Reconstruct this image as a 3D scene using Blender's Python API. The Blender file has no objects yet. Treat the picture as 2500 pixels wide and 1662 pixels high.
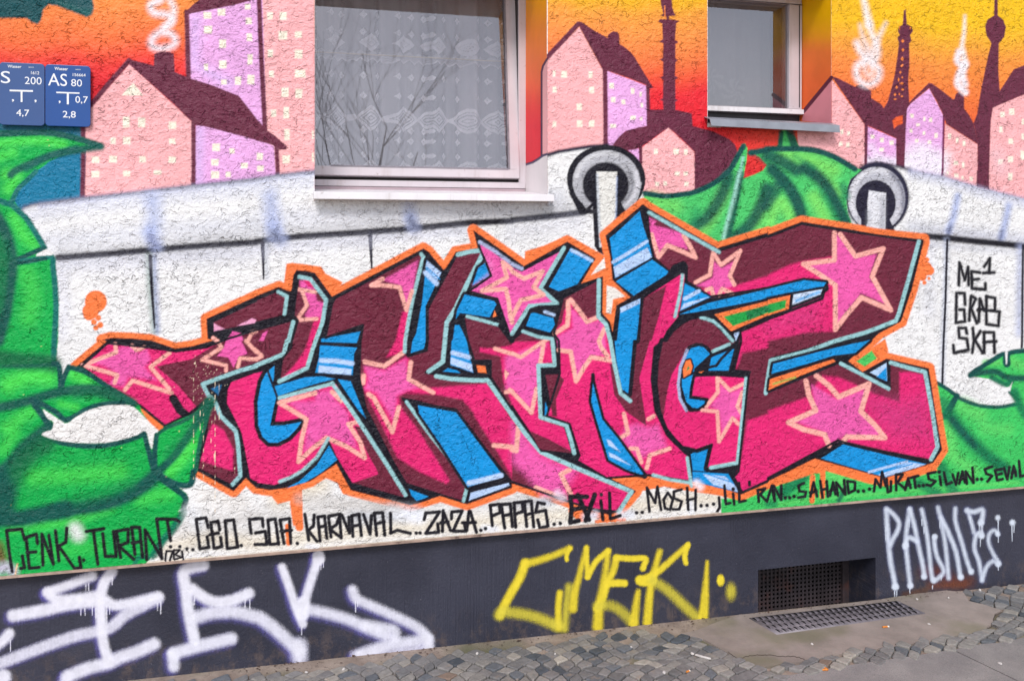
import bpy, bmesh, math, random
import numpy as np
from mathutils import Vector, Matrix
random.seed(7)
R = math.radians
scene = bpy.context.scene
COL = scene.collection

# ------------------------------------------------------------------ camera
F, CX, YH, EYE = 2150.0, 1250.0, 576.0, 1.45      # focal length, centre, horizon (photo px), eye height (m)
TH = math.atan(F / (9461.0 - CX))                 # yaw to the right of the wall's normal
DIST = F * EYE / ((1620.0 - YH) * math.cos(TH))   # metres from the wall
SIN_T, COS_T = math.sin(TH), math.cos(TH)
cam_d = bpy.data.cameras.new("camera")
cam = bpy.data.objects.new("camera", cam_d)
COL.objects.link(cam)
cam.location = (0, -DIST, EYE)
cam.rotation_euler = (R(90), 0, -TH)
cam_d.sensor_width = 36.0
cam_d.lens = F / 2500.0 * 36.0
cam_d.shift_y = (YH - 831.0) / 2500.0
cam_d.clip_start, cam_d.clip_end = 0.05, 500.0
scene.camera = cam

# ------------------------------------------------------------------ light
EXPOSURE, SUN_E, SKY_E = 0.60, 1.5, 0.135
SUN_EL, SUN_AZ = R(44), R(-20)                    # azimuth: 0 = straight at the wall, minus = from the left
world = bpy.data.worlds.new("World")
scene.world = world
world.use_nodes = True
wt = world.node_tree
wt.nodes.clear()
wo = wt.nodes.new("ShaderNodeOutputWorld")
wb = wt.nodes.new("ShaderNodeBackground")
sk = wt.nodes.new("ShaderNodeTexSky")
sk.sky_type = 'NISHITA'
sk.sun_disc = False
sk.sun_elevation = SUN_EL
sk.sun_rotation = R(180) - SUN_AZ
sk.air_density, sk.dust_density, sk.ozone_density = 1.0, 1.2, 1.6
wb.inputs[1].default_value = SKY_E
hs_ = wt.nodes.new("ShaderNodeHueSaturation")       # overcast: the sky's own blue mostly greyed out
hs_.inputs['Saturation'].default_value = 0.42
wt.links.new(sk.outputs[0], hs_.inputs['Color'])
wt.links.new(hs_.outputs[0], wb.inputs[0])
wt.links.new(wb.outputs[0], wo.inputs[0])
sun_d = bpy.data.lights.new("sun", 'SUN')
sun_d.energy = SUN_E
sun_d.angle = R(16)
sun_d.color = (1.0, 0.97, 0.955)
sun = bpy.data.objects.new("sun", sun_d)
COL.objects.link(sun)
sdir = Vector((math.sin(SUN_AZ) * math.cos(SUN_EL), -math.cos(SUN_AZ) * math.cos(SUN_EL), math.sin(SUN_EL)))
sun.rotation_euler = sdir.to_track_quat('Z', 'Y').to_euler()
sun.location = sdir * 20
vs = scene.view_settings
vs.view_transform, vs.look, vs.gamma, vs.use_curve_mapping = 'Standard', 'None', 1.0, False
vs.exposure = EXPOSURE
scene.cycles.transparent_max_bounces = 64
scene.cycles.max_bounces = 8

# ------------------------------------------------------------------ where a photo point lies on a plane of the place
def on_wall(u, v, y=0.0):
    a = (u - CX) / F
    d = DIST + y
    X = d * (SIN_T + a * COS_T) / (COS_T - a * SIN_T)
    zc = X * SIN_T + d * COS_T
    return Vector((X, y, EYE - (v - YH) * zc / F))
def on_side(u, v, X):                             # plane x = X (window reveals)
    a = (u - CX) / F
    d = X * (COS_T - a * SIN_T) / (SIN_T + a * COS_T)
    zc = X * SIN_T + d * COS_T
    return Vector((X, d - DIST, EYE - (v - YH) * zc / F))
def gz(x):
    return -0.014 - 0.0118 * x
def on_ground(u, v, dz=0.0):
    a = (u - CX) / F
    b = (v - YH) / F
    # X = zc*(SIN_T + a*COS_T)/..., solve zc from z = gz(X)+dz
    kx, kd = SIN_T + a * COS_T, COS_T - a * SIN_T             # X = zc*kx, depth = zc*kd
    zc = (EYE + 0.014 - dz) / (b - 0.0118 * kx)
    return Vector((zc * kx, zc * kd - DIST, EYE - b * zc))

ROW = {'A': 0.0, 'B': 416.0, 'C': 832.0, 'D': 1246.0}
K = 3.7696
def P(s):
    """'A0 10,20 30,40 B1 5,5 S 100,200' -> photo points; A0..D3 are quarter-width sheets of the tracing, S whole-photo pixels."""
    ox = oy = 0.0
    k = 1.0
    out = []
    for t in s.split():
        if t == 'S':
            ox = oy = 0.0
            k = 1.0
        elif t[0] in 'ABCD':
            ox, oy, k = 625.0 * int(t[1]), ROW[t[0]], K
        else:
            x, y = t.split(',')
            out.append((ox + float(x) / k, oy + float(y) / k))
    return out

def lin(h, m=0.86):
    h = h.lstrip('#')
    o = []
    for i in (0, 2, 4):
        c = int(h[i:i + 2], 16) / 255
        o.append((c / 12.92 if c <= 0.04045 else ((c + 0.055) / 1.055) ** 2.4) * m)
    return tuple(o)

# ------------------------------------------------------------------ materials
class NT:
    def __init__(s, name):
        s.m = bpy.data.materials.new(name)
        s.m.use_nodes = True
        s.t = s.m.node_tree
        s.t.nodes.clear()
        s.out = s.n("ShaderNodeOutputMaterial")
    def n(s, typ, ins=None, **kw):
        nd = s.t.nodes.new(typ)
        for k, v in kw.items():
            setattr(nd, k, v)
        for k, v in (ins or {}).items():
            s.set(nd, k, v)
        return nd
    def set(s, nd, k, v):
        if isinstance(v, bpy.types.NodeSocket):
            s.t.links.new(v, nd.inputs[k])
        else:
            if isinstance(v, tuple) and len(v) == 3 and nd.inputs[k].type == 'RGBA':
                v = v + (1.0,)
            nd.inputs[k].default_value = v
    def math(s, op, a, b=0.0, c=None, clamp=False):
        nd = s.n("ShaderNodeMath", operation=op, use_clamp=clamp)
        s.set(nd, 0, a)
        s.set(nd, 1, b)
        if c is not None:
            s.set(nd, 2, c)
        return nd.outputs[0]
    def noise(s, vec, scale, detail=2.0, rough=0.5, dist=0.0):
        nd = s.n("ShaderNodeTexNoise", {'Vector': vec, 'Scale': scale, 'Detail': detail, 'Roughness': rough, 'Distortion': dist})
        return nd.outputs[0]
    def ramp(s, v, a, b, lo=0.0, hi=1.0, smooth=True):
        nd = s.n("ShaderNodeMapRange", interpolation_type='SMOOTHSTEP' if smooth else 'LINEAR')
        for i, x in enumerate((v, a, b, lo, hi)):
            s.set(nd, i, x)
        return nd.outputs[0]
    def mix(s, f, a, b, typ='MIX'):
        nd = s.n("ShaderNodeMix", data_type='RGBA', blend_type=typ)
        s.set(nd, 0, f)
        s.set(nd, 6, a)
        s.set(nd, 7, b)
        return nd.outputs[2]
    def scale_col(s, col, f):
        nd = s.n("ShaderNodeVectorMath", operation='SCALE')
        s.set(nd, 0, col)
        s.set(nd, 3, f)
        return nd.outputs[0]
    def coords(s, sx=1, sy=1, sz=1):
        tc = s.n("ShaderNodeTexCoord").outputs['Object']
        mp = s.n("ShaderNodeMapping", {'Vector': tc, 'Scale': (sx, sy, sz)})
        return mp.outputs[0]
    def bump(s, h, strength, dist):
        return s.n("ShaderNodeBump", {'Height': h, 'Strength': strength, 'Distance': dist}).outputs[0]
    def bsdf(s, **kw):
        nd = s.n("ShaderNodeBsdfPrincipled")
        for k, v in kw.items():
            s.set(nd, k.replace('_', ' '), v)
        return nd
    def end(s, shader):
        s.t.links.new(shader, s.out.inputs[0])
        return s.m

def stucco(t):
    """height and groove mask of the scraped render; the same everywhere on the facade"""
    v = t.coords(1, 0, 1)
    d1 = t.math('ABSOLUTE', t.math('SUBTRACT', t.noise(t.coords(0.85, 0, 1.15), 31, 1.0, 0.5, 0.7), 0.5))
    g1 = t.math('MULTIPLY', t.ramp(d1, 0.006, 0.030, 1.0, 0.0), t.ramp(t.noise(v, 31, 1.0), 0.57, 0.62))
    d2 = t.math('ABSOLUTE', t.math('SUBTRACT', t.noise(t.coords(0.8, 0, 1.2), 58, 1.0, 0.5, 1.2), 0.49))
    g2 = t.math('MULTIPLY', t.ramp(d2, 0.01, 0.05, 0.7, 0.0), t.ramp(t.noise(v, 49, 1.0), 0.60, 0.65))
    g = t.math('MAXIMUM', g1, g2)
    g = t.math('MULTIPLY', g, t.ramp(t.noise(v, 3.2, 3.0), 0.40, 0.62, 0.22, 1.0))
    big = t.noise(t.coords(0.95, 0, 1.1), 34, 5.0, 0.58, 0.8)
    fine = t.noise(t.coords(0.85, 0, 1.25), 120, 3.0, 0.6)
    h = t.math('ADD', t.math('MULTIPLY', big, 0.58), t.math('MULTIPLY', fine, 0.20))
    lip = t.math('MULTIPLY', t.ramp(d1, 0.03, 0.075, 1.0, 0.0), t.ramp(t.noise(v, 33, 1.0), 0.54, 0.60))   # raised lips beside the grooves
    h = t.math('ADD', h, t.math('MULTIPLY', lip, 0.13))
    h = t.math('SUBTRACT', h, t.math('MULTIPLY', g, 0.30))
    h = t.math('MULTIPLY', h, t.ramp(t.noise(v, 1.7, 3.0), 0.36, 0.62, 0.7, 1.15))   # trowelled smoother in places
    return h, g

def paint_material(name, kind):
    t = NT(name)
    at = t.n("ShaderNodeAttribute", attribute_name="Col")
    col, a = at.outputs['Color'], at.outputs['Alpha']
    v = t.coords(1, 1, 1)
    if kind == 'wall':
        h, g = stucco(t)
        nrm = t.bump(h, 1.0, 0.0165)
        blot = t.noise(t.coords(0.8, 0, 1.0), 6, 5.0, 0.6)
        streak = t.noise(t.coords(0.25, 0, 1.0), 60, 3.0, 0.6)
        f = t.math('ADD', t.ramp(blot, 0.3, 0.7, 0.93, 1.05), t.ramp(streak, 0.3, 0.7, -0.025, 0.025))
        f = t.math('MULTIPLY', f, t.math('SUBTRACT', 1.0, t.math('MULTIPLY', g, t.ramp(t.n("ShaderNodeRGBToBW", {0: col}).outputs[0], 0.35, 0.8, 0.30, 0.07))))
        rough, spec = 0.36, 0.24
        edge = t.noise(v, 330, 2.0)
        amp = 0.5
    elif kind == 'plinth':
        rib = t.noise(t.coords(1, 0, 0.02), 150, 2.0, 0.6)
        low = t.ramp(t.noise(t.coords(1, 0, 1), 2.5, 2.0), 0.35, 0.65)
        pit = t.noise(t.coords(1, 0, 1), 90, 4.0, 0.65)
        h = t.math('ADD', t.math('MULTIPLY', rib, t.math('MULTIPLY', low, 0.9)), t.math('MULTIPLY', pit, 0.5))
        nrm = t.bump(h, 0.6, 0.004)
        f = t.ramp(t.noise(v, 40, 3.0), 0.3, 0.7, 0.92, 1.04)
        rough, spec = 0.5, 0.2
        edge = t.math('ADD', t.math('MULTIPLY', t.noise(v, 330, 2.0, 0.6), 0.6), t.math('MULTIPLY', rib, 0.4))
        amp = 1.3
    else:
        h = t.noise(v, 30, 4.0, 0.6)
        nrm = t.bump(h, 0.25, 0.003)
        f = t.ramp(t.noise(v, 8, 4.0), 0.3, 0.7, 0.92, 1.03)
        rough, spec = 0.45, 0.15
        edge = t.noise(v, 200, 2.0)
        amp = 1.0
    b = t.bsdf(Base_Color=t.scale_col(col, f), Roughness=rough, Normal=nrm)
    b.inputs['Specular IOR Level'].default_value = spec
    if kind == 'wall':
        return t.end(b.outputs[0])
    k = t.math('MULTIPLY', t.math('MULTIPLY', a, t.math('SUBTRACT', 1.0, a)), 4.0)
    aa = t.math('ADD', a, t.math('MULTIPLY', k, t.math('MULTIPLY', t.math('SUBTRACT', edge, 0.5), amp)), clamp=True)
    tr = t.n("ShaderNodeBsdfTransparent")
    mx = t.n("ShaderNodeMixShader")
    t.set(mx, 0, aa)
    t.t.links.new(tr.outputs[0], mx.inputs[1])
    t.t.links.new(b.outputs[0], mx.inputs[2])
    return t.end(mx.outputs[0])

M_WALL = paint_material("spray_paint_on_render", 'wall')
M_PLINTH_PAINT = paint_material("spray_paint_on_plinth", 'plinth')
M_REVEAL = paint_material("spray_paint_on_reveal", 'reveal')

def simple(name, col, rough=0.5, var=0.15, scale=20.0, bump=0.2, dist=0.003, dirt=None, metal=0.0, spec=0.4, detail=4.0, streak=None):
    t = NT(name)
    v = t.coords()
    n = t.noise(v, scale, detail, 0.6)
    c = t.scale_col(t.n("ShaderNodeRGB").outputs[0], t.ramp(n, 0.25, 0.75, 1 - var, 1 + var))
    for nd in t.t.nodes:
        if nd.type == 'RGB':
            nd.outputs[0].default_value = col + (1.0,)
    if dirt:
        c = t.mix(t.ramp(t.noise(v, dirt[1], 5.0, 0.65), dirt[2], dirt[3]), c, dirt[0])
    if streak:                                        # run-off: stains drawn out downwards
        c = t.mix(t.ramp(t.noise(t.coords(1, 1, 0.06), streak[1], 4.0, 0.6), streak[2], streak[3], 0, streak[4]), c, streak[0])
    b = t.bsdf(Base_Color=c, Roughness=rough, Metallic=metal, Normal=t.bump(t.noise(v, scale * 3, 4.0, 0.6), bump, dist))
    b.inputs['Specular IOR Level'].default_value = spec
    return t.end(b.outputs[0])

# ------------------------------------------------------------------ object helpers
def link(name, me, parent=None, mats=()):
    o = bpy.data.objects.new(name, me)
    COL.objects.link(o)
    if parent:
        o.parent = parent
    for m in mats:
        o.data.materials.append(m)
    return o
def empty(name, loc=(0, 0, 0)):
    o = bpy.data.objects.new(name, None)
    COL.objects.link(o)
    o.location = loc
    o.empty_display_size = 0.1
    return o
def tag(o, label=None, cat=None, group=None, kind=None):
    if label: o["label"] = label
    if cat: o["category"] = cat
    if group: o["group"] = group
    if kind: o["kind"] = kind
    return o
class MB:
    """collects boxes and faces into ONE mesh"""
    def __init__(s):
        s.v, s.f, s.c, s.mi = [], [], [], []
    def face(s, pts, col=None, mi=0):
        b = len(s.v)
        s.v += [tuple(p) for p in pts]
        s.c += [col or (1, 1, 1, 1)] * len(pts)
        s.f.append(list(range(b, b + len(pts))))
        s.mi.append(mi)
    def box(s, a, b, mi=0, skip=''):
        x0, y0, z0 = a
        x1, y1, z1 = b
        q = {'f': [(x0, y0, z0), (x1, y0, z0), (x1, y0, z1), (x0, y0, z1)], 'b': [(x1, y1, z0), (x0, y1, z0), (x0, y1, z1), (x1, y1, z1)],
             'l': [(x0, y1, z0), (x0, y0, z0), (x0, y0, z1), (x0, y1, z1)], 'r': [(x1, y0, z0), (x1, y1, z0), (x1, y1, z1), (x1, y0, z1)],
             't': [(x0, y0, z1), (x1, y0, z1), (x1, y1, z1), (x0, y1, z1)], 'd': [(x0, y1, z0), (x1, y1, z0), (x1, y0, z0), (x0, y0, z0)]}
        for k, p in q.items():
            if k not in skip:
                s.face(p, mi=mi)
    def prism(s, pts, dvec, mi=0):                 # pts: planar polygon, extruded by dvec, closed
        n = len(pts)
        a = [Vector(p) for p in pts]
        b = [p + Vector(dvec) for p in a]
        s.face(a[::-1], mi=mi)
        s.face(b, mi=mi)
        for i in range(n):
            j = (i + 1) % n
            s.face([a[i], a[j], b[j], b[i]], mi=mi)
    def build(s, name, parent=None, mats=(), merge=True, col=False, bevel=0.0, smooth=False):
        me = bpy.data.meshes.new(name)
        me.from_pydata(s.v, [], s.f)
        for i, m in enumerate(s.mi):
            me.polygons[i].material_index = m
        if col:
            ca = me.color_attributes.new("Col", 'FLOAT_COLOR', 'POINT')
            flat = []
            for c in s.c:
                flat += c
            ca.data.foreach_set("color", flat)
        if merge:
            bm = bmesh.new()
            bm.from_mesh(me)
            bmesh.ops.remove_doubles(bm, verts=bm.verts, dist=1e-5)
            if bevel:
                bmesh.ops.recalc_face_normals(bm, faces=bm.faces)
                es = [e for e in bm.edges if len(e.link_faces) == 2 and e.calc_face_angle(0) > 0.5]
                bmesh.ops.bevel(bm, geom=es, offset=bevel, segments=2, affect='EDGES', profile=0.6)
            bm.to_mesh(me)
            bm.free()
        if smooth:
            for p in me.polygons:
                p.use_smooth = True
        return link(name, me, parent, mats)

# ------------------------------------------------------------------ paint: flat coats of spray paint lying on the wall
def catmull(pts, closed=False, sub=6):
    n = len(pts)
    if n < 3:
        return pts
    out = []
    rng = range(n) if closed else range(n - 1)
    for i in rng:
        p = [pts[(i + k) % n] if closed else pts[min(max(i + k, 0), n - 1)] for k in (-1, 0, 1, 2)]
        for j in range(sub):
            t = j / sub
            out.append(tuple(0.5 * (2 * p[1][c] + (p[2][c] - p[0][c]) * t + (2 * p[0][c] - 5 * p[1][c] + 4 * p[2][c] - p[3][c]) * t * t
                                    + (3 * p[1][c] - p[0][c] - 3 * p[2][c] + p[3][c]) * t ** 3) for c in range(len(pts[0]))))
    if not closed:
        out.append(tuple(pts[-1]))
    return out

def smooth01(x):
    x = np.clip(x, 0.0, 1.0)
    return x * x * (3 - 2 * x)

class Sheet:
    """a coat of paint on one wall plane: a fine mesh whose points carry the mixed colour of all the shapes sprayed over it"""
    def __init__(s, xs, zs, y, holes, base, keep_base):
        s.xs, s.zs, s.y, s.holes, s.keep_base = np.array(xs), np.array(zs), y, holes, keep_base
        X, Z = np.meshgrid(s.xs, s.zs)
        zc = X * SIN_T + (DIST + y) * COS_T
        xc = X * COS_T - (DIST + y) * SIN_T
        s.U, s.V = CX + F * xc / zc, YH + F * (EYE - Z) / zc
        s.rgb = np.zeros(X.shape + (3,), np.float32) + np.array(base, np.float32)
        s.a = np.zeros(X.shape, np.float32)
        s.own = np.full(X.shape, -1, np.int32)
        rg = np.random.default_rng(4)
        s.grain = rg.random(X.shape).astype(np.float32) - 0.5
        s.queue = []
    def window(s, u0, v0, u1, v1):
        q = [on_wall(u, v, s.y) for u in (u0, u1) for v in (v0, v1)]
        i0, i1 = np.searchsorted(s.xs, [min(p.x for p in q), max(p.x for p in q)])
        j0, j1 = np.searchsorted(s.zs, [min(p.z for p in q), max(p.z for p in q)])
        return slice(max(j0 - 1, 0), j1 + 1), slice(max(i0 - 1, 0), i1 + 1)
    def blend(s, w, al, col, oid, grain):
        if grain:
            al = np.clip(al + s.grain[w] * grain * 4 * al * (1 - al), 0, 1)
        c = col if isinstance(col, np.ndarray) else np.array(col, np.float32)
        a3 = al[..., None]
        if s.keep_base:
            s.rgb[w] = s.rgb[w] * (1 - a3) + c * a3
        else:
            ao = s.a[w]
            an = al + ao * (1 - al)
            k = np.where(an > 1e-4, al / np.maximum(an, 1e-4), 0)[..., None]
            s.rgb[w] = s.rgb[w] * (1 - k) + c * k
            s.a[w] = an
        o = s.own[w]
        o[al > (0.5 if s.keep_base else 0.02)] = oid
    def seg_dist(s, a, b, r):
        w = s.window(min(a[0], b[0]) - r, min(a[1], b[1]) - r, max(a[0], b[0]) + r, max(a[1], b[1]) + r)
        U, V = s.U[w], s.V[w]
        dx, dy = b[0] - a[0], b[1] - a[1]
        l2 = max(dx * dx + dy * dy, 1e-9)
        t = np.clip(((U - a[0]) * dx + (V - a[1]) * dy) / l2, 0, 1)
        return w, np.hypot(U - a[0] - t * dx, V - a[1] - t * dy), t
    def paint(s, op, oid):
        k = op[0]
        if k == 'fill':
            _, pts, col, fe, alpha = op
            us, vs_ = [p[0] for p in pts], [p[1] for p in pts]
            w = s.window(min(us) - fe - 1, min(vs_) - fe - 1, max(us) + fe + 1, max(vs_) + fe + 1)
            U, V = s.U[w], s.V[w]
            if U.size == 0: return
            ins = np.zeros(U.shape, bool)
            D = np.full(s.U.shape, 1e6, np.float32) if False else None
            dist = np.full(U.shape, 1e6, np.float32)
            n = len(pts)
            for i in range(n):
                a, b = pts[i], pts[(i + 1) % n]
                if a[1] != b[1]:
                    ins ^= ((a[1] > V) != (b[1] > V)) & (U < (b[0] - a[0]) * (V - a[1]) / (b[1] - a[1]) + a[0])
                sw, d, t = s.seg_dist(a, b, fe + 2)
                r0, r1 = max(sw[0].start, w[0].start), min(sw[0].stop, w[0].stop)
                c0, c1 = max(sw[1].start, w[1].start), min(sw[1].stop, w[1].stop)
                if r1 <= r0 or c1 <= c0: continue
                d = d[r0 - sw[0].start:r1 - sw[0].start, c0 - sw[1].start:c1 - sw[1].start]
                v = dist[r0 - w[0].start:r0 - w[0].start + d.shape[0], c0 - w[1].start:c0 - w[1].start + d.shape[1]]
                np.minimum(v, d[:v.shape[0], :v.shape[1]], out=v)
            sd = np.where(ins, dist, -dist)
            al = smooth01((sd + fe) / (2 * fe)) if fe > 0 else ins.astype(np.float32)
            s.blend(w, (al * alpha).astype(np.float32), col, oid, 0.5)
        elif k == 'stroke':
            _, pts, ws, col, soft, alpha, closed, sq = op
            us, vs_ = [p[0] for p in pts], [p[1] for p in pts]
            R_ = max(ws) / 2 + soft + 1
            w = s.window(min(us) - R_, min(vs_) - R_ * sq, max(us) + R_, max(vs_) + R_ * sq)
            if s.U[w].size == 0: return
            acc = np.zeros(s.U[w].shape, np.float32)
            n = len(pts)
            if n == 1:
                d = np.hypot(s.U[w] - pts[0][0], (s.V[w] - pts[0][1]) / sq)
                acc = smooth01((ws[0] / 2 + soft - d) / (2 * soft)).astype(np.float32)
            for i in range(n if closed else n - 1):
                j = (i + 1) % n
                sw, d, t = s.seg_dist(pts[i], pts[j], R_)
                h_ = (ws[i] + (ws[j] - ws[i]) * t) / 2
                al = smooth01((h_ + soft - d) / (2 * soft))
                r0, r1 = max(sw[0].start, w[0].start), min(sw[0].stop, w[0].stop)
                c0, c1 = max(sw[1].start, w[1].start), min(sw[1].stop, w[1].stop)
                if r1 <= r0 or c1 <= c0: continue
                al = al[r0 - sw[0].start:r1 - sw[0].start, c0 - sw[1].start:c1 - sw[1].start]
                v = acc[r0 - w[0].start:r0 - w[0].start + al.shape[0], c0 - w[1].start:c0 - w[1].start + al.shape[1]]
                np.maximum(v, al[:v.shape[0], :v.shape[1]], out=v)
            s.blend(w, acc * alpha, col, oid, 0.5 if soft < 4 else 0.22)
        elif k == 'grad':
            _, x0, x1, y0, y1, g = op
            w = s.window(x0, y0, x1, y1)
            U, V = s.U[w], s.V[w]
            ny, nx = g.shape[0] - 1, g.shape[1] - 1
            fx, fy = np.clip((U - x0) / (x1 - x0), 0, 1) * nx, np.clip((V - y0) / (y1 - y0), 0, 1) * ny
            ix, iy = np.minimum(fx.astype(int), nx - 1), np.minimum(fy.astype(int), ny - 1)
            tx, ty = (fx - ix)[..., None], (fy - iy)[..., None]
            c = (g[iy, ix] * (1 - tx) + g[iy, ix + 1] * tx) * (1 - ty) + (g[iy + 1, ix] * (1 - tx) + g[iy + 1, ix + 1] * tx) * ty
            al = ((U >= x0) & (U <= x1) & (V >= y0) & (V <= y1)).astype(np.float32)
            s.blend(w, al, c.astype(np.float32), oid, 0)
    def finish(s):
        for lv, seq, ob, ops in sorted(s.queue, key=lambda q: (q[0], q[1])):
            for op in ops:
                s.paint(op, seq)
        # a face belongs to the topmost paint at its corner
        own = s.own[:-1, :-1].copy()
        cx_, cz_ = (s.xs[:-1] + s.xs[1:]) / 2, (s.zs[:-1] + s.zs[1:]) / 2
        for x0, x1, z0, z1 in s.holes:
            own[np.ix_((cz_ > z0) & (cz_ < z1), (cx_ > x0) & (cx_ < x1))] = -1
        if not s.keep_base:                           # let the feathered rim belong to its tag
            for sh in ((0, 1), (1, 0), (1, 1)):
                o2 = s.own[sh[0]:sh[0] + own.shape[0], sh[1]:sh[1] + own.shape[1]]
                own = np.maximum(own, o2)
        ny, nx = s.U.shape
        X, Z = np.meshgrid(s.xs, s.zs)
        for lv, seq, ob, ops in s.queue:
            jj, ii = np.nonzero(own == seq)
            me = ob.data
            if len(jj) == 0:
                continue
            a = jj * nx + ii
            quad = np.stack([a, a + 1, a + nx + 1, a + nx], 1)
            uq, inv = np.unique(quad, return_inverse=True)
            co = np.stack([X.ravel()[uq], np.full(len(uq), s.y), Z.ravel()[uq]], 1).astype(np.float32)
            me.vertices.add(len(uq))
            me.vertices.foreach_set("co", co.ravel())
            nf = len(quad)
            me.loops.add(nf * 4)
            me.loops.foreach_set("vertex_index", inv.ravel().astype(np.int32))
            me.polygons.add(nf)
            me.polygons.foreach_set("loop_start", np.arange(0, nf * 4, 4, dtype=np.int32))
            me.update(calc_edges=True)
            rgba = np.ones((len(uq), 4), np.float32)
            rgba[:, :3] = s.rgb.reshape(-1, 3)[uq]
            if not s.keep_base:
                rgba[:, 3] = s.a.ravel()[uq]
            me.color_attributes.new("Col", 'FLOAT_COLOR', 'POINT').data.foreach_set("color", rgba.ravel())
            me.validate()

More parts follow.
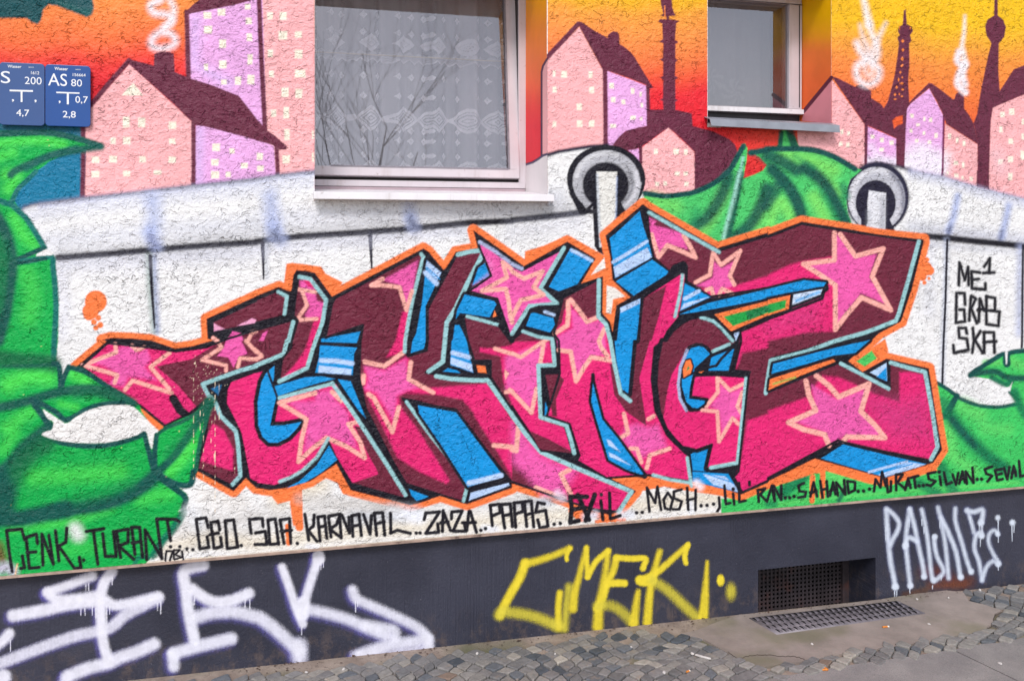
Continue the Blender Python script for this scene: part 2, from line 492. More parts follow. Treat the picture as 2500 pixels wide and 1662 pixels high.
SHEETS = {}
class Paint:
    def __init__(s, name, parent, level, proj='wall', label=None, mat=None, X=0.0):
        s.name, s.parent, s.off, s.proj, s.label, s.X = name, parent, level * 0.6e-3, proj, label, X
        s.v, s.f, s.c = [], [], []
        s.bases, s.ops, s.level = [], [], level
        s.mat = mat or {'wall': M_WALL, 'plinth': M_PLINTH_PAINT, 'side': M_REVEAL, 'ground': M_REVEAL}[proj]
    def pt(s, q, extra=0.0):
        o = s.off + extra
        if s.proj == 'wall':
            return on_wall(q[0], q[1], -o)
        if s.proj == 'plinth':
            return on_wall(q[0], q[1], PLY - o)
        if s.proj == 'side':
            return on_side(q[0], q[1], s.X - o)
        return on_ground(q[0], q[1], o)
    def add(s, q, col, a, extra=0.0):
        s.v.append(tuple(s.pt(q, extra)))
        s.c.append((col[0], col[1], col[2], a))
        return len(s.v) - 1
    def fill(s, pts, col, fe=2.2, smooth=False, alpha=1.0):
        if isinstance(pts, str): pts = P(pts)
        if isinstance(col, str): col = lin(col)
        if smooth: pts = catmull(pts, True, 4)
        cl = [pts[0]]
        for p in pts[1:]:
            if math.hypot(p[0] - cl[-1][0], p[1] - cl[-1][1]) > 0.3:
                cl.append(p)
        if math.hypot(cl[0][0] - cl[-1][0], cl[0][1] - cl[-1][1]) < 0.3:
            cl.pop()
        pts = cl
        n = len(pts)
        if s.proj in SHEETS:
            s.ops.append(('fill', pts, col, min(fe, 2.0) if fe <= 3 else fe, alpha))
            return s
        ar = sum(pts[i][0] * pts[(i + 1) % n][1] - pts[(i + 1) % n][0] * pts[i][1] for i in range(n))
        sg = 1.0 if ar > 0 else -1.0
        ids = [s.add(p, col, alpha) for p in pts]
        s.f.append(ids if sg < 0 else ids[::-1])
        if fe > 0:
            o = []
            for i in range(n):
                a, b, c = pts[i - 1], pts[i], pts[(i + 1) % n]
                d1 = Vector((b[0] - a[0], b[1] - a[1])).normalized()
                d2 = Vector((c[0] - b[0], c[1] - b[1])).normalized()
                m = Vector((d1.y + d2.y, -d1.x - d2.x))
                if m.length < 1e-6: m = Vector((d1.y, -d1.x))
                m.normalize()
                k = min(1.0 / max(m.x * d1.y - m.y * d1.x, 0.35), 2.5) * fe * sg
                o.append(s.add((b[0] + m.x * k, b[1] + m.y * k), col, 0.0, 1e-7 * i))
            for i in range(n):
                j = (i + 1) % n
                s.f.append([ids[i], ids[j], o[j], o[i]])
        s.off += 5e-6
        return s
    def stroke(s, pts, w, col, soft=2.5, alpha=1.0, closed=False, smooth=False, cap=True):
        """w in photo px, a number or (start, end)"""
        orig = col
        if orig in ('9ccdd2', 'a9b4d8', 'ffb3a8') and not isinstance(w, tuple):
            w = w * 0.9
        if isinstance(pts, str): pts = P(pts)
        if isinstance(col, str): col = lin(col)
        if smooth: pts = catmull(pts, closed, 6)
        pts = [q for i, q in enumerate(pts) if i == 0 or math.hypot(q[0] - pts[i - 1][0], q[1] - pts[i - 1][1]) > 0.05]
        n0 = len(pts)
        if s.bases and orig in ('9ccdd2', 'a9b4d8'):
            s.contour()
        if s.proj in SHEETS:
            s.ops.append(('stroke', [(q[0], q[1]) for q in pts], [(w if not isinstance(w, tuple) else w[0] + (w[1] - w[0]) * i / max(n0 - 1, 1)) for i in range(n0)], col, soft, alpha, closed, 1.0))
            return s
        if n0 == 1:
            return s.dot(pts[0], w if not isinstance(w, tuple) else w[0], col, soft, alpha)
        ws = [(w if not isinstance(w, tuple) else w[0] + (w[1] - w[0]) * i / max(n0 - 1, 1)) for i in range(n0)]
        rows = []                                   # (centre, normal*scale, half width, alpha multiplier)
        for i in range(n0):
            a = pts[i - 1] if (i > 0 or closed) else None
            b = pts[i]
            c = pts[(i + 1) % n0] if (i < n0 - 1 or closed) else None
            d1 = Vector((b[0] - a[0], b[1] - a[1])) if a else None
            d2 = Vector((c[0] - b[0], c[1] - b[1])) if c else None
            if d1 is None or d1.length < 1e-6: d1 = d2
            if d2 is None or d2.length < 1e-6: d2 = d1
            d1, d2 = d1.normalized(), d2.normalized()
            m = d1 + d2
            if m.length < 0.2:
                m = Vector((-d1.y, d1.x)) + m * 0
                nn = m
                k = 1.0
            else:
                m.normalize()
                nn = Vector((-m.y, m.x))
                k = min(1.0 / max(nn.dot(Vector((-d1.y, d1.x))), 0.3), 2.1)
            rows.append((Vector(b[:2]), nn, ws[i] / 2, k, 1.0))
        if cap and not closed:
            def caps(r, sgn):
                c, nn, h, k, _ = r
                tg = Vector((nn.y, -nn.x)) * sgn
                q = []
                for ph, am in ((35, 1.0), (62, 1.0), (80, 0.8)):
                    q.append((c + tg * (h * math.sin(R(ph))), nn, h * math.cos(R(ph)), 1.0, am))
                q.append((c + tg * (h + soft), nn, 0.15 * h, 1.0, 0.0))
                return q
            rows = caps(rows[0], -1)[::-1] + rows + caps(rows[-1], 1)
        ids = []
        for i, (c, nn, h, k, am) in enumerate(rows):
            sh = min(soft, max(h, 0.2))
            r = []
            for off, al in ((-(h * k + soft), 0.0), (-(h * k - sh * 0.6), 1.0), (h * k - sh * 0.6, 1.0), (h * k + soft, 0.0)):
                if al and h * k - sh * 0.6 < 0.05: off = math.copysign(0.05, off)
                r.append(s.add(c + nn * off, col, al * alpha * am, i * 1.5e-7))
            ids.append(r)
        m = len(ids)
        for i in range(m if closed else m - 1):
            a, b = ids[i], ids[(i + 1) % m]
            for j in range(3):
                s.f.append([a[j], a[j + 1], b[j + 1], b[j]])
        s.off += m * 1.5e-7 + 5e-6
        return s
    def dot(s, c, w, col, soft=2.5, alpha=1.0, ry=1.0):
        if isinstance(col, str): col = lin(col)
        if s.proj in SHEETS:
            s.ops.append(('stroke', [(c[0], c[1])], [w], col, soft, alpha, False, ry))
            return s
        n = 18
        r0, r1 = max(w / 2 - soft * 0.6, 0.1), w / 2 + soft
        a = [s.add((c[0] + r0 * math.cos(k * 2 * math.pi / n), c[1] + ry * r0 * math.sin(k * 2 * math.pi / n)), col, alpha) for k in range(n)]
        b = [s.add((c[0] + r1 * math.cos(k * 2 * math.pi / n), c[1] + ry * r1 * math.sin(k * 2 * math.pi / n)), col, 0.0) for k in range(n)]
        s.f.append(a[::-1])
        for k in range(n):
            j = (k + 1) % n
            s.f.append([a[k], b[k], b[j], a[j]][::-1])
        s.off += 5e-6
        return s
    def S(s, txt, w, col, **kw):                    # several strokes, '|' between them
        for t in txt.split('|'):
            s.stroke(P(t), w, col, **kw)
        return s
    def dots(s, txt, w, col, **kw):
        for q in P(txt):
            s.dot(q, w, col, **kw)
        return s
    def rects(s, sheet, lst, col, fe=2.6):          # little painted windows: x,y,w,h on one tracing sheet
        ox, oy = 625.0 * int(sheet[1]), ROW[sheet[0]]
        for t in lst.split():
            x, y, w, h = (float(q) for q in t.split(','))
            x, y, w, h = ox + x / K, oy + y / K, w / K / 2 - 1, h / K / 2 - 1
            j = lambda: random.uniform(-0.7, 0.7)
            s.fill([(x - w + j(), y - h + j()), (x + w + j(), y - h + j()), (x + w + j(), y + h + j()), (x - w + j(), y + h + j())], col, fe)
        return s
    def base(s, pts, col):                          # a letter's own area: its black contour is pulled over it at the end
        s.bases.append(P(pts) if isinstance(pts, str) else pts)
        return s.fill(pts, col)
    def contour(s):
        bb, s.bases = s.bases, []
        for b in bb:
            s.stroke(b, 5.8, '14111f', 1.6, closed=True)
    def done(s):
        s.contour()
        if s.proj in SHEETS:
            o = link(s.name, bpy.data.meshes.new(s.name), s.parent, [s.mat])
            if s.label: o["label"] = s.label
            q = SHEETS[s.proj].queue
            q.append((s.level, len(q), o, s.ops))
            return o
        me = bpy.data.meshes.new(s.name)
        me.from_pydata(s.v, [], s.f)
        ca = me.color_attributes.new("Col", 'FLOAT_COLOR', 'POINT')
        flat = []
        for c in s.c:
            flat += c
        ca.data.foreach_set("color", flat)
        o = link(s.name, me, s.parent, [s.mat])
        if s.label: o["label"] = s.label
        return o

# ================================================================== the building
PLY = 0.03                                         # the plinth stands back under the render
MB_Z = 0.377                                       # lower edge of the render
building = tag(empty("apartment_building"), "rendered house front with a colourful sprayed city mural above a dark tagged plinth", "building")

t = NT("white_render")
h, g = stucco(t)
bl = t.noise(t.coords(0.8, 0, 1.0), 5, 5.0, 0.6)
base = t.n("ShaderNodeRGB")
base.outputs[0].default_value = lin('efebe8', 0.9) + (1,)
f = t.math('MULTIPLY', t.ramp(bl, 0.3, 0.7, 0.93, 1.02), t.math('SUBTRACT', 1.0, t.math('MULTIPLY', g, 0.16)))
# the lowest hand's breadth is yellowed and splashed
zz = t.n("ShaderNodeSeparateXYZ", {'Vector': t.n("ShaderNodeTexCoord").outputs['Object']}).outputs[2]
low = t.math('MULTIPLY', t.ramp(zz, 0.37, 0.66, 1.0, 0.0), t.ramp(t.noise(t.coords(), 7, 4.0), 0.3, 0.6, 0.4, 1.0))
wc = t.mix(low, base.outputs[0], lin('e4d9c6', 0.9))
bs = t.bsdf(Base_Color=t.scale_col(wc, f), Roughness=0.55, Normal=t.bump(h, 0.8, 0.008))
M_RENDER = t.end(bs.outputs[0])
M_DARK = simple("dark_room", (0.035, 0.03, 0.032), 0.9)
M_FRAME = simple("old_window_paint", lin('d3cacf', 0.85), 0.42, 0.05, 9.0, 0.15, 0.002, dirt=((0.28, 0.21, 0.19), 30.0, 0.62, 0.78), streak=((.42, .36, .36), 34.0, .52, .72, .55))
M_SILL = simple("sill_paint", lin('ece8ec', 0.9), 0.45, 0.05, 14.0, 0.2, 0.002, dirt=((0.33, 0.28, 0.27), 34.0, 0.62, 0.8), streak=((.5, .45, .44), 26.0, .5, .72, .5))
M_ZINC = simple("grey_sheet_metal", lin('9a9ea8', 0.9), 0.38, 0.12, 18.0, 0.15, 0.002, dirt=(lin('d8d8dc'), 60.0, 0.70, 0.74), metal=0.35)

W1 = dict(x0=0.110, x1=0.940, z0=1.596, z1=2.505, d=0.285)
W2 = dict(x0=1.586, x1=2.129, z0=1.884, z1=2.452, d=0.200)
XA, XB, ZT = -3.4, 6.4, 3.5

def wall_with_holes(m, xs, zs, holes, y, back):
    for i in range(len(xs) - 1):
        for j in range(len(zs) - 1):
            cx, cz = (xs[i] + xs[i + 1]) / 2, (zs[j] + zs[j + 1]) / 2
            if any(h[0] < cx < h[1] and h[2] < cz < h[3] for h in holes):
                continue
            m.face([(xs[i], y, zs[j]), (xs[i + 1], y, zs[j]), (xs[i + 1], y, zs[j + 1]), (xs[i], y, zs[j + 1])])
            m.face([(xs[i + 1], back, zs[j]), (xs[i], back, zs[j]), (xs[i], back, zs[j + 1]), (xs[i + 1], back, zs[j + 1])])
    for x0, x1, z0, z1 in holes:
        m.face([(x0, y, z0), (x0, y, z1), (x0, back, z1), (x0, back, z0)])
        m.face([(x1, y, z0), (x1, back, z0), (x1, back, z1), (x1, y, z1)])
        m.face([(x0, y, z0), (x0, back, z0), (x1, back, z0), (x1, y, z0)])
        m.face([(x0, y, z1), (x1, y, z1), (x1, back, z1), (x0, back, z1)])
m = MB()
hs = [(w['x0'], w['x1'], w['z0'], w['z1']) for w in (W1, W2)]
xs = sorted({XA, XB} | {h[0] for h in hs} | {h[1] for h in hs})
zs = sorted({MB_Z, ZT} | {h[2] for h in hs} | {h[3] for h in hs})
wall_with_holes(m, xs, zs, hs, 0.0, 0.36)
m.face([(XA, 0, MB_Z), (XA, .36, MB_Z), (XB, .36, MB_Z), (XB, 0, MB_Z)])
m.face([(XA, 0, ZT), (XB, 0, ZT), (XB, .36, ZT), (XA, .36, ZT)])
m.face([(XA, 0, MB_Z), (XA, 0, ZT), (XA, .36, ZT), (XA, .36, MB_Z)])
m.face([(XB, 0, MB_Z), (XB, .36, MB_Z), (XB, .36, ZT), (XB, 0, ZT)])
m.build("wall", building, [M_RENDER])

# plinth with the cellar opening
t = NT("plinth_paint")
rib = t.noise(t.coords(1, 0, 0.02), 150, 2.0, 0.6)
low = t.ramp(t.noise(t.coords(1, 0, 1), 2.5, 2.0), 0.35, 0.65)
pit = t.noise(t.coords(1, 0, 1), 90, 4.0, 0.65)
h = t.math('ADD', t.math('MULTIPLY', rib, t.math('MULTIPLY', low, 1.3)), t.math('MULTIPLY', pit, 0.7))
c = t.mix(t.ramp(t.noise(t.coords(), 3.0, 5.0, 0.6), 0.3, 0.7), lin('2f303d', 0.9), lin('3d3e4c', 0.9))
c = t.mix(t.ramp(t.noise(t.coords(1, 1, 1), 170, 2.0, 0.6), 0.72, 0.76), c, lin('8d8a92'))
zz = t.n("ShaderNodeSeparateXYZ", {'Vector': t.n("ShaderNodeTexCoord").outputs['Object']})
foot = t.math('ADD', zz.outputs[2], t.math('MULTIPLY', zz.outputs[0], 0.0118))
dirt = t.math('MULTIPLY', t.ramp(foot, 0.0, 0.14, 1.0, 0.0), t.ramp(t.noise(t.coords(1, 1, .7), 22, 6.0, 0.7), 0.46, 0.66))
c = t.mix(t.math('MULTIPLY', dirt, 0.28), c, lin('86705f'))
bs = t.bsdf(Base_Color=c, Roughness=0.45, Normal=t.bump(h, 0.8, 0.005))
bs.inputs['Specular IOR Level'].default_value = .3
M_PLINTH = t.end(bs.outputs[0])
VL, VR = on_wall(1851, 1440, PLY).x, on_wall(2137.6, 1400, PLY).x
VT = on_wall(1990, 1376, PLY).z
VB = -0.22
rr = math.tan(TH + math.atan((2071 - CX) / F))
VG = VR / rr - DIST                                # grille plane
m = MB()
wall_with_holes(m, [XA, VL, VR, XB], [-0.4, VB, VT, MB_Z - 0.004], [(VL, VR, VB, VT)], PLY, 0.36)
m.build("plinth", building, [M_PLINTH])
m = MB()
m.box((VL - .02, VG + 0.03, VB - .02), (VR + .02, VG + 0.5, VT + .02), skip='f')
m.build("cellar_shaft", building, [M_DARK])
M_RUST = simple("rusty_black_sheet", lin('3c3438', 0.9), 0.6, 0.3, 12.0, 0.3, 0.003, dirt=(lin('5a3a34'), 7.0, 0.5, 0.7))
m = MB()
gx1 = VR - 0.014
n_x, n_z = 28, 20
px_, pz_ = (gx1 - VL) / n_x, (VT - VB) / n_z
for i in range(n_x + 1):
    x = VL + i * px_
    m.box((x - px_ * .24, VG, VB), (x + px_ * .24, VG + .0015, VT))
for j in range(n_z + 1):
    z = VB + j * pz_
    m.box((VL, VG + .0016, z - pz_ * .24), (gx1, VG + .0031, z + pz_ * .24))
for x, z, w in ():   # crumpled solid patches near the bottom
    a, b = VL + (VR - VL) * x, VB + (VT - VB) * z
    m.face([(a, VG - .001, VB), (a + w * .5, VG - .003, VB), (a + w * .52, VG - .001, b), (a + w * .1, VG - .004, b * .8 + .02)])
m.box((gx1 - .022, VG - .012, VB), (gx1 - .012, VG - .002, VT))
m.box((gx1 - .012, VG - .004, VB), (VR, VG - .002, VT))
m.build("vent_grille", building, [M_RUST])

# drip edge under the render
M_DRIP = simple("dirty_drip_rail", lin('b49a8c', 0.8), 0.55, 0.25, 30.0, 0.3, 0.003, dirt=((0.10, 0.06, 0.05), 14.0, 0.55, 0.75))
m = MB()
m.box((XA, -.007, MB_Z - .003), (XB, .028, MB_Z + .0045))
m.build("drip_edge", building, [M_DRIP])

# ------------------------------------------------------------------ windows
t = NT("window_glass")
gl = t.n("ShaderNodeBsdfGlossy", {'Color': (0.98, 0.94, 1.0, 1), 'Roughness': 0.012})
tr = t.n("ShaderNodeBsdfTransparent", {'Color': (0.95, 0.95, 0.96, 1)})
df = t.n("ShaderNodeBsdfDiffuse", {'Color': (0.45, 0.43, 0.47, 1)})
fr = t.n("ShaderNodeFresnel", {'IOR': 1.5})
mx = t.n("ShaderNodeMixShader")
t.set(mx, 0, t.math('ADD', t.math('MULTIPLY', fr.outputs[0], 2.2), 0.11, clamp=True))
t.t.links.new(tr.outputs[0], mx.inputs[1])
t.t.links.new(gl.outputs[0], mx.inputs[2])
mx2 = t.n("ShaderNodeMixShader")                    # dust on the pane
t.set(mx2, 0, t.ramp(t.noise(t.coords(), 5.0, 6.0, 0.6), 0.35, 0.75, 0.02, 0.10))
t.t.links.new(mx.outputs[0], mx2.inputs[1])
t.t.links.new(df.outputs[0], mx2.inputs[2])
M_GLASS = t.end(mx2.outputs[0])

def frame_rect(m, x0, x1, z0, z1, wl, wr, wb, wt_, y0, y1):
    m.box((x0, y0, z0), (x1, y1, z0 + wb))
    m.box((x0, y0, z1 - wt_), (x1, y1, z1))
    m.box((x0, y0, z0 + wb), (x0 + wl, y1, z1 - wt_))
    m.box((x1 - wr, y0, z0 + wb), (x1, y1, z1 - wt_))

def tilt(o, y, z, ang):
    for v in o.data.vertices:
        dy, dz = v.co.y - y, v.co.z - z
        v.co.y = y + dy * math.cos(ang) + dz * math.sin(ang)
        v.co.z = z - dy * math.sin(ang) + dz * math.cos(ang)

# left window: fixed frame, sash tipped inwards at the top
d = W1['d']
m = MB()
z_fb = on_wall(1020, 457, d).z
frame_rect(m, W1['x0'] - .05, W1['x1'] - .001, z_fb, W1['z1'] - .001, .028, W1['x1'] - on_wall(1267, 430, d).x, .024, .03, d, d + .014)
m.box((W1['x0'] - .05, d + .0142, z_fb), (W1['x1'] - .001, d + .06, z_fb + .02))
win1 = m.build("window", building, [M_FRAME], bevel=0.002)
m = MB()
m.box((W1['x0'] + .002, d + .002, W1['z0']), (W1['x1'] - .002, d + .05, z_fb - .002))
m.build("sill_upstand", win1, [simple("darker_mauve_paint", lin('b9a3ab', .85), .5, .12, 12)])  # mauve strip, darker than the frame above it
zs0 = on_wall(1020, 433, d).z
m = MB()
m.box((W1['x0'] + .001, d + .022, z_fb + .0245), (W1['x1'] - .03, d + .05, zs0 + .03))
m.box((on_wall(1267, 430, d).x + .0005, d + .0145, zs0 + .04), (W1['x1'] - .0005, d + .07, W1['z1'] - .001))
m.build("rebate_shade", win1, [M_DARK])  # near-black boxes stand in for the shade inside the gaps
xs1 = on_wall(1266, 416, d).x
sw = xs1 - on_wall(1243, 416, d).x
m = MB()
ys = d - .016
frame_rect(m, W1['x0'] - .035, xs1, zs0, W1['z1'] - .035, .05, sw, on_wall(1020, 411, d).z - zs0, .05, ys, ys + .045)
sash = m.build("sash", win1, [M_FRAME], bevel=0.003)
m = MB()
m.box((xs1 - sw - .006, ys - .002, zs0 + .036), (xs1 - sw + .001, ys + .006, W1['z1'] - .084))
m.box((W1['x0'] + .07, ys - .002, zs0 + .033), (xs1 - sw - .0065, ys + .006, zs0 + .039))
seal = m.build("glazing_seal", win1, [simple("grey_seal", lin('8c8790', .8), .6, .2, 40)])
m = MB()
m.face([(W1['x0'] + .0, ys + .012, zs0 + .02), (xs1 - sw + .004, ys + .012, zs0 + .02), (xs1 - sw + .004, ys + .012, W1['z1'] - .08), (W1['x0'] + .0, ys + .012, W1['z1'] - .08)])
pane = m.build("pane", win1, [M_GLASS])
for o in (sash, seal, pane):
    tilt(o, d, zs0, R(6.3))
# its sill: a thick sloping board, nose in front of the wall
ya, yb = -0.055, d
zt0, zb0 = on_wall(1060, 472, ya).z, on_wall(1060, 489, ya).z
xl, xr = on_wall(766, 480, ya).x, on_wall(1353.5, 480, ya).x
m = MB()
zt1 = z_fb - .012
m.prism([(xl, ya, zb0), (xl, ya, zt0), (xl, -.0005, zt0 + (zt1 - zt0) * .16), (xl, -.0005, zb0 + .004)], (xr - xl, 0, 0))
m.prism([(W1['x0'] + .001, 0, W1['z0'] + .001), (W1['x0'] + .001, 0, zt0 + (zt1 - zt0) * .162), (W1['x0'] + .001, yb, zt1), (W1['x0'] + .001, yb, W1['z0'] + .001)], (W1['x1'] - W1['x0'] - .002, 0, 0))
m.build("window_sill", win1, [M_SILL], bevel=0.002)

# right window
d = W2['d']
m = MB()
zb_ = on_wall(1843, 276, d).z
fw = on_wall(1956, 150, d).x - on_wall(1926, 150, d).x
frame_rect(m, W2['x0'] - .045, on_wall(1957, 150, d).x, zb_ + .021, W2['z1'] - .002, .04, fw, .003, .026, d, d + .05)
win2 = m.build("window", building, [M_FRAME], bevel=0.002)
m = MB()
m.box((W2['x0'] + .002, d - .012, zb_), (on_wall(1959, 270, d).x, d + .04, zb_ + .0205))
m.build("bottom_rail", win2, [M_SILL], bevel=0.002)
m = MB()
m.box((on_wall(1950.5, 150, d).x, d - .0015, zb_ + .03), (on_wall(1952.5, 150, d).x, d + .004, W2['z1'] - .03))
m.build("glazing_seal", win2, [simple("black_seal", (0.02, 0.018, 0.025), .6)])
m = MB()
m.face([(W2['x0'] - .02, d + .015, zb_ + .015), (W2['x1'] - .02, d + .015, zb_ + .015), (W2['x1'] - .02, d + .015, W2['z1'] - .01), (W2['x0'] - .02, d + .015, W2['z1'] - .01)])
m.build("pane", win2, [M_GLASS])
m = MB()                                            # grey sheet sill: nose with a turned down edge, sloping back
ya = -0.05
q = [on_wall(1733, 290, ya), on_wall(2050, 306, ya), on_wall(2051, 324, ya), on_wall(1737, 307.5, ya)]
m.prism(q, (0, 0.0035, 0))
xl, xr = q[0].x, q[1].x
m.prism([(xl, ya + .0036, q[0].z - .002), (xl, ya + .0036, q[0].z), (xl, -.0005, q[0].z + .014), (xl, -.0005, q[0].z + .012)], (xr - xl, 0, q[1].z - q[0].z))
m.build("window_sill", win2, [M_ZINC], bevel=0.001)
m = MB()
m.prism([(W2['x0'] + .002, -.0004, W2['z0'] + .001), (W2['x0'] + .002, -.0004, q[0].z + .012), (W2['x0'] + .002, d + .02, q[0].z + .034), (W2['x0'] + .002, d + .02, W2['z0'] + .001)], (W2['x1'] - W2['x0'] - .004, 0, -.006))
m.box((W2['x0'] + .002, d + .021, W2['z0']), (W2['x1'] - .002, d + .05, zb_ - .001))
m.build("sill_upstand", win2, [simple("shaded_sheet_metal", lin('3c3940', .8), .5, .2, 20, dirt=(lin('8a868c'), 50, .68, .74))])  # same sheet metal as the nose, its shade put into the colour

# rooms behind the panes
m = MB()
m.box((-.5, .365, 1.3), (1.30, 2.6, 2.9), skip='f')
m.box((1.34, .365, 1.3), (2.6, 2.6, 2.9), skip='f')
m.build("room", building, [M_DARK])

# ------------------------------------------------------------------ net curtains (hang inside, things of their own)
def curtain_material(name, col, a0, a1):
    t = NT(name)
    at = t.n("ShaderNodeAttribute", attribute_name="Col")
    a = t.ramp(at.outputs['Fac'], 0.0, 1.0, a0, a1, smooth=False)
    weave = t.ramp(t.noise(t.coords(1, 1, 1), 420, 2.0), 0.3, 0.7, -.05, .05)
    d1 = t.n("ShaderNodeBsdfDiffuse", {'Color': col + (1,)})
    d2 = t.n("ShaderNodeBsdfTranslucent", {'Color': col + (1,)})
    ad = t.n("ShaderNodeMixShader", {0: 0.3})
    t.t.links.new(d1.outputs[0], ad.inputs[1])
    t.t.links.new(d2.outputs[0], ad.inputs[2])
    tr = t.n("ShaderNodeBsdfTransparent")
    mx = t.n("ShaderNodeMixShader")
    t.set(mx, 0, t.math('ADD', a, weave, clamp=True))
    t.t.links.new(tr.outputs[0], mx.inputs[1])
    t.t.links.new(ad.outputs[0], mx.inputs[2])
    return t.end(mx.outputs[0])

def curtain_mesh(name, x0, x1, z0, z1, y, motif, folds, nx, nz, mat, parent=None):
    vs_, fs, cs = [], [], []
    for j in range(nz + 1):
        z = z0 + (z1 - z0) * j / nz
        for i in range(nx + 1):
            s = i / nx
            x = x0 + (x1 - x0) * s
            ph = sum(a * math.sin(fq * s * 6.283 + p + 0.4 * math.sin(z * 2.0 + p)) for a, fq, p in folds)
            vs_.append((x, y + ph, z))
            c = motif(s * (x1 - x0) + ph * 0.8, z)
            cs += [c, c, c, 1.0]
    w = nx + 1
    for j in range(nz):
        for i in range(nx):
            a = j * w + i
            fs.append((a, a + 1, a + w + 1, a + w))
    me = bpy.data.meshes.new(name)
    me.from_pydata(vs_, [], fs)
    me.color_attributes.new("Col", 'FLOAT_COLOR', 'POINT').data.foreach_set("color", cs)
    for p in me.polygons: p.use_smooth = True
    return link(name, me, parent, [mat])

YC = 0.47
z_rod = on_wall(980, 141, YC).z
zr = [on_wall(1000, v, YC).z for v in (238, 292, 345, 378, 405, 50, 85, 110, 190, 215, 268, 320)]
def lace(x, z):
    """openwork: rows of small rhombi, rows of nested rhombi and a zigzag hem"""
    p = 0.066
    c = 0.0
    u = (x / p) % 1.0 - 0.5
    u2 = (x / (p * 2)) % 1.0 - 0.5
    for zc in (zr[0], zr[2], zr[3] - .004, zr[5] + .01, zr[6], zr[8], zr[11]):
        r = abs(u) * p + abs(z - zc)
        if 0.004 < r < 0.0155: c = max(c, 0.95)
        elif r < 0.0045: c = max(c, 0.25)
    for zc, hh in ((zr[1], .046), (zr[4] - .03, .046), (zr[7], .03)):
        r = abs(u2) * p * 2 * 0.72 + abs(z - zc)
        for r0, wd, va in ((hh, .007, 1), (hh * .68, .0035, .7), (hh * .36, .005, .75)):
            if abs(r - r0) < wd: c = max(c, va)
        if r < hh * .15: c = max(c, .8)
    dz = z - (z_rod - .012 - 0.016 * (1 - abs(2 * ((x / .05) % 1.0 - .5))))
    if 0 < dz < .006: c = max(c, .9)
    elif 0 < dz < .034: c = max(c, .45 + .2 * math.sin(x * 700) * math.sin(z * 700))
    return min(1.0, c + .16 + .16 * math.sin(x * 41 + 1.3 + math.sin(z * 3)) * math.sin(x * 17.3) + .07 * math.sin(x * 97))  # opacity waves imitate the lighter and darker bands of the folds
CU_M = curtain_material("lace_net", lin('f2eef4', 0.98), 0.26, 1.0)
cur1 = tag(empty("net_curtain", (0.5, YC, z_rod)), "white lace net curtain with rhombus rows hanging behind the left window with the tilted sash", "curtain", "net curtains inside the windows")
c1 = curtain_mesh("fabric", -.25, 1.15, 1.45, 2.75, YC, lace, [(.014, 9.3, .4), (.009, 17.1, 1.9), (.003, 31, .7)], 620, 520, CU_M)
m = MB()
nseg = 10
for k in range(nseg):
    a, b = 2 * math.pi * k / nseg, 2 * math.pi * (k + 1) / nseg
    m.face([(-.25, YC - .024 + .0035 * math.cos(a), z_rod + .0035 * math.sin(a)), (1.1, YC - .024 + .0035 * math.cos(a), z_rod + .0035 * math.sin(a)),
            (1.1, YC - .024 + .0035 * math.cos(b), z_rod + .0035 * math.sin(b)), (-.25, YC - .024 + .0035 * math.cos(b), z_rod + .0035 * math.sin(b))])
r1 = m.build("curtain_rod", None, [simple("brass_rod", lin('c9b79a', .8), .4)])
for o in (c1, r1):
    o.parent = cur1
    o.matrix_parent_inverse = Matrix.Translation(-cur1.location)

def leafy(x, z):
    c = 0.0
    for k in range(5):
        cx_, cz_ = .06 + .11 * k, 2.05 + .13 * math.sin(k * 2.3)
        dx, dz = x - cx_, z - cz_
        r = math.hypot(dx, dz)
        if r < .06 and abs(math.sin(4 * math.atan2(dz, dx) + r * 60)) > .75: c = max(c, .45)
    return c
CU2_M = curtain_material("plain_net", lin('cabfc1', 0.88), 0.60, 0.82)
cur2 = tag(empty("net_curtain", (1.85, .36, 2.4)), "plain dusky net curtain hanging behind the small window with the grey metal sill", "curtain", "net curtains inside the windows")
c2 = curtain_mesh("fabric", 1.42, 2.10, 1.75, 2.6, .40, leafy, [(.007, 5.3, .2), (.003, 11.7, 1.2)], 160, 160, CU2_M)
c2.parent = cur2
c2.matrix_parent_inverse = Matrix.Translation(-cur2.location)

# ================================================================== ground
t = NT("sandy_ground")
v = t.coords()
n1 = t.noise(v, 9, 6.0, 0.65)
c = t.mix(t.ramp(n1, 0.3, 0.7), lin('8c7a6e', .85), lin('b19f92', .85))
c = t.mix(t.ramp(t.noise(v, 55, 5.0, 0.7), 0.55, 0.75), c, lin('6b5e56', .8))
c = t.mix(t.ramp(t.noise(v, 2.2, 3.0), 0.50, 0.68), c, lin('77745a', .75))
bs = t.bsdf(Base_Color=c, Roughness=0.9, Normal=t.bump(t.math('ADD', t.noise(v, 30, 6.0, 0.7), t.math('MULTIPLY', t.noise(v, 240, 3.0), .4)), 0.7, 0.006))
M_SAND = t.end(bs.outputs[0])
def sloped(m, pts, h0, h1, mi=0):
    """a slab following the pavement's fall: outline given by x, y"""
    n = len(pts)
    a = [(x, y, gz(x) + h0) for x, y in pts]
    b = [(x, y, gz(x) + h1) for x, y in pts]
    m.face(b, mi=mi)
    for i in range(n):
        j = (i + 1) % n
        m.face([a[i], a[j], b[j], b[i]], mi=mi)
def gp(s):
    return [(q.x, q.y) for q in (on_ground(*p) for p in (P(s) if isinstance(s, str) else s))]
m = MB()
m.face([(-40, -45, gz(-40)), (40, -45, gz(40)), (40, PLY + .002, gz(40)), (-40, PLY + .002, gz(-40))])
tag(m.build("ground", None, [M_SAND]), kind='structure')

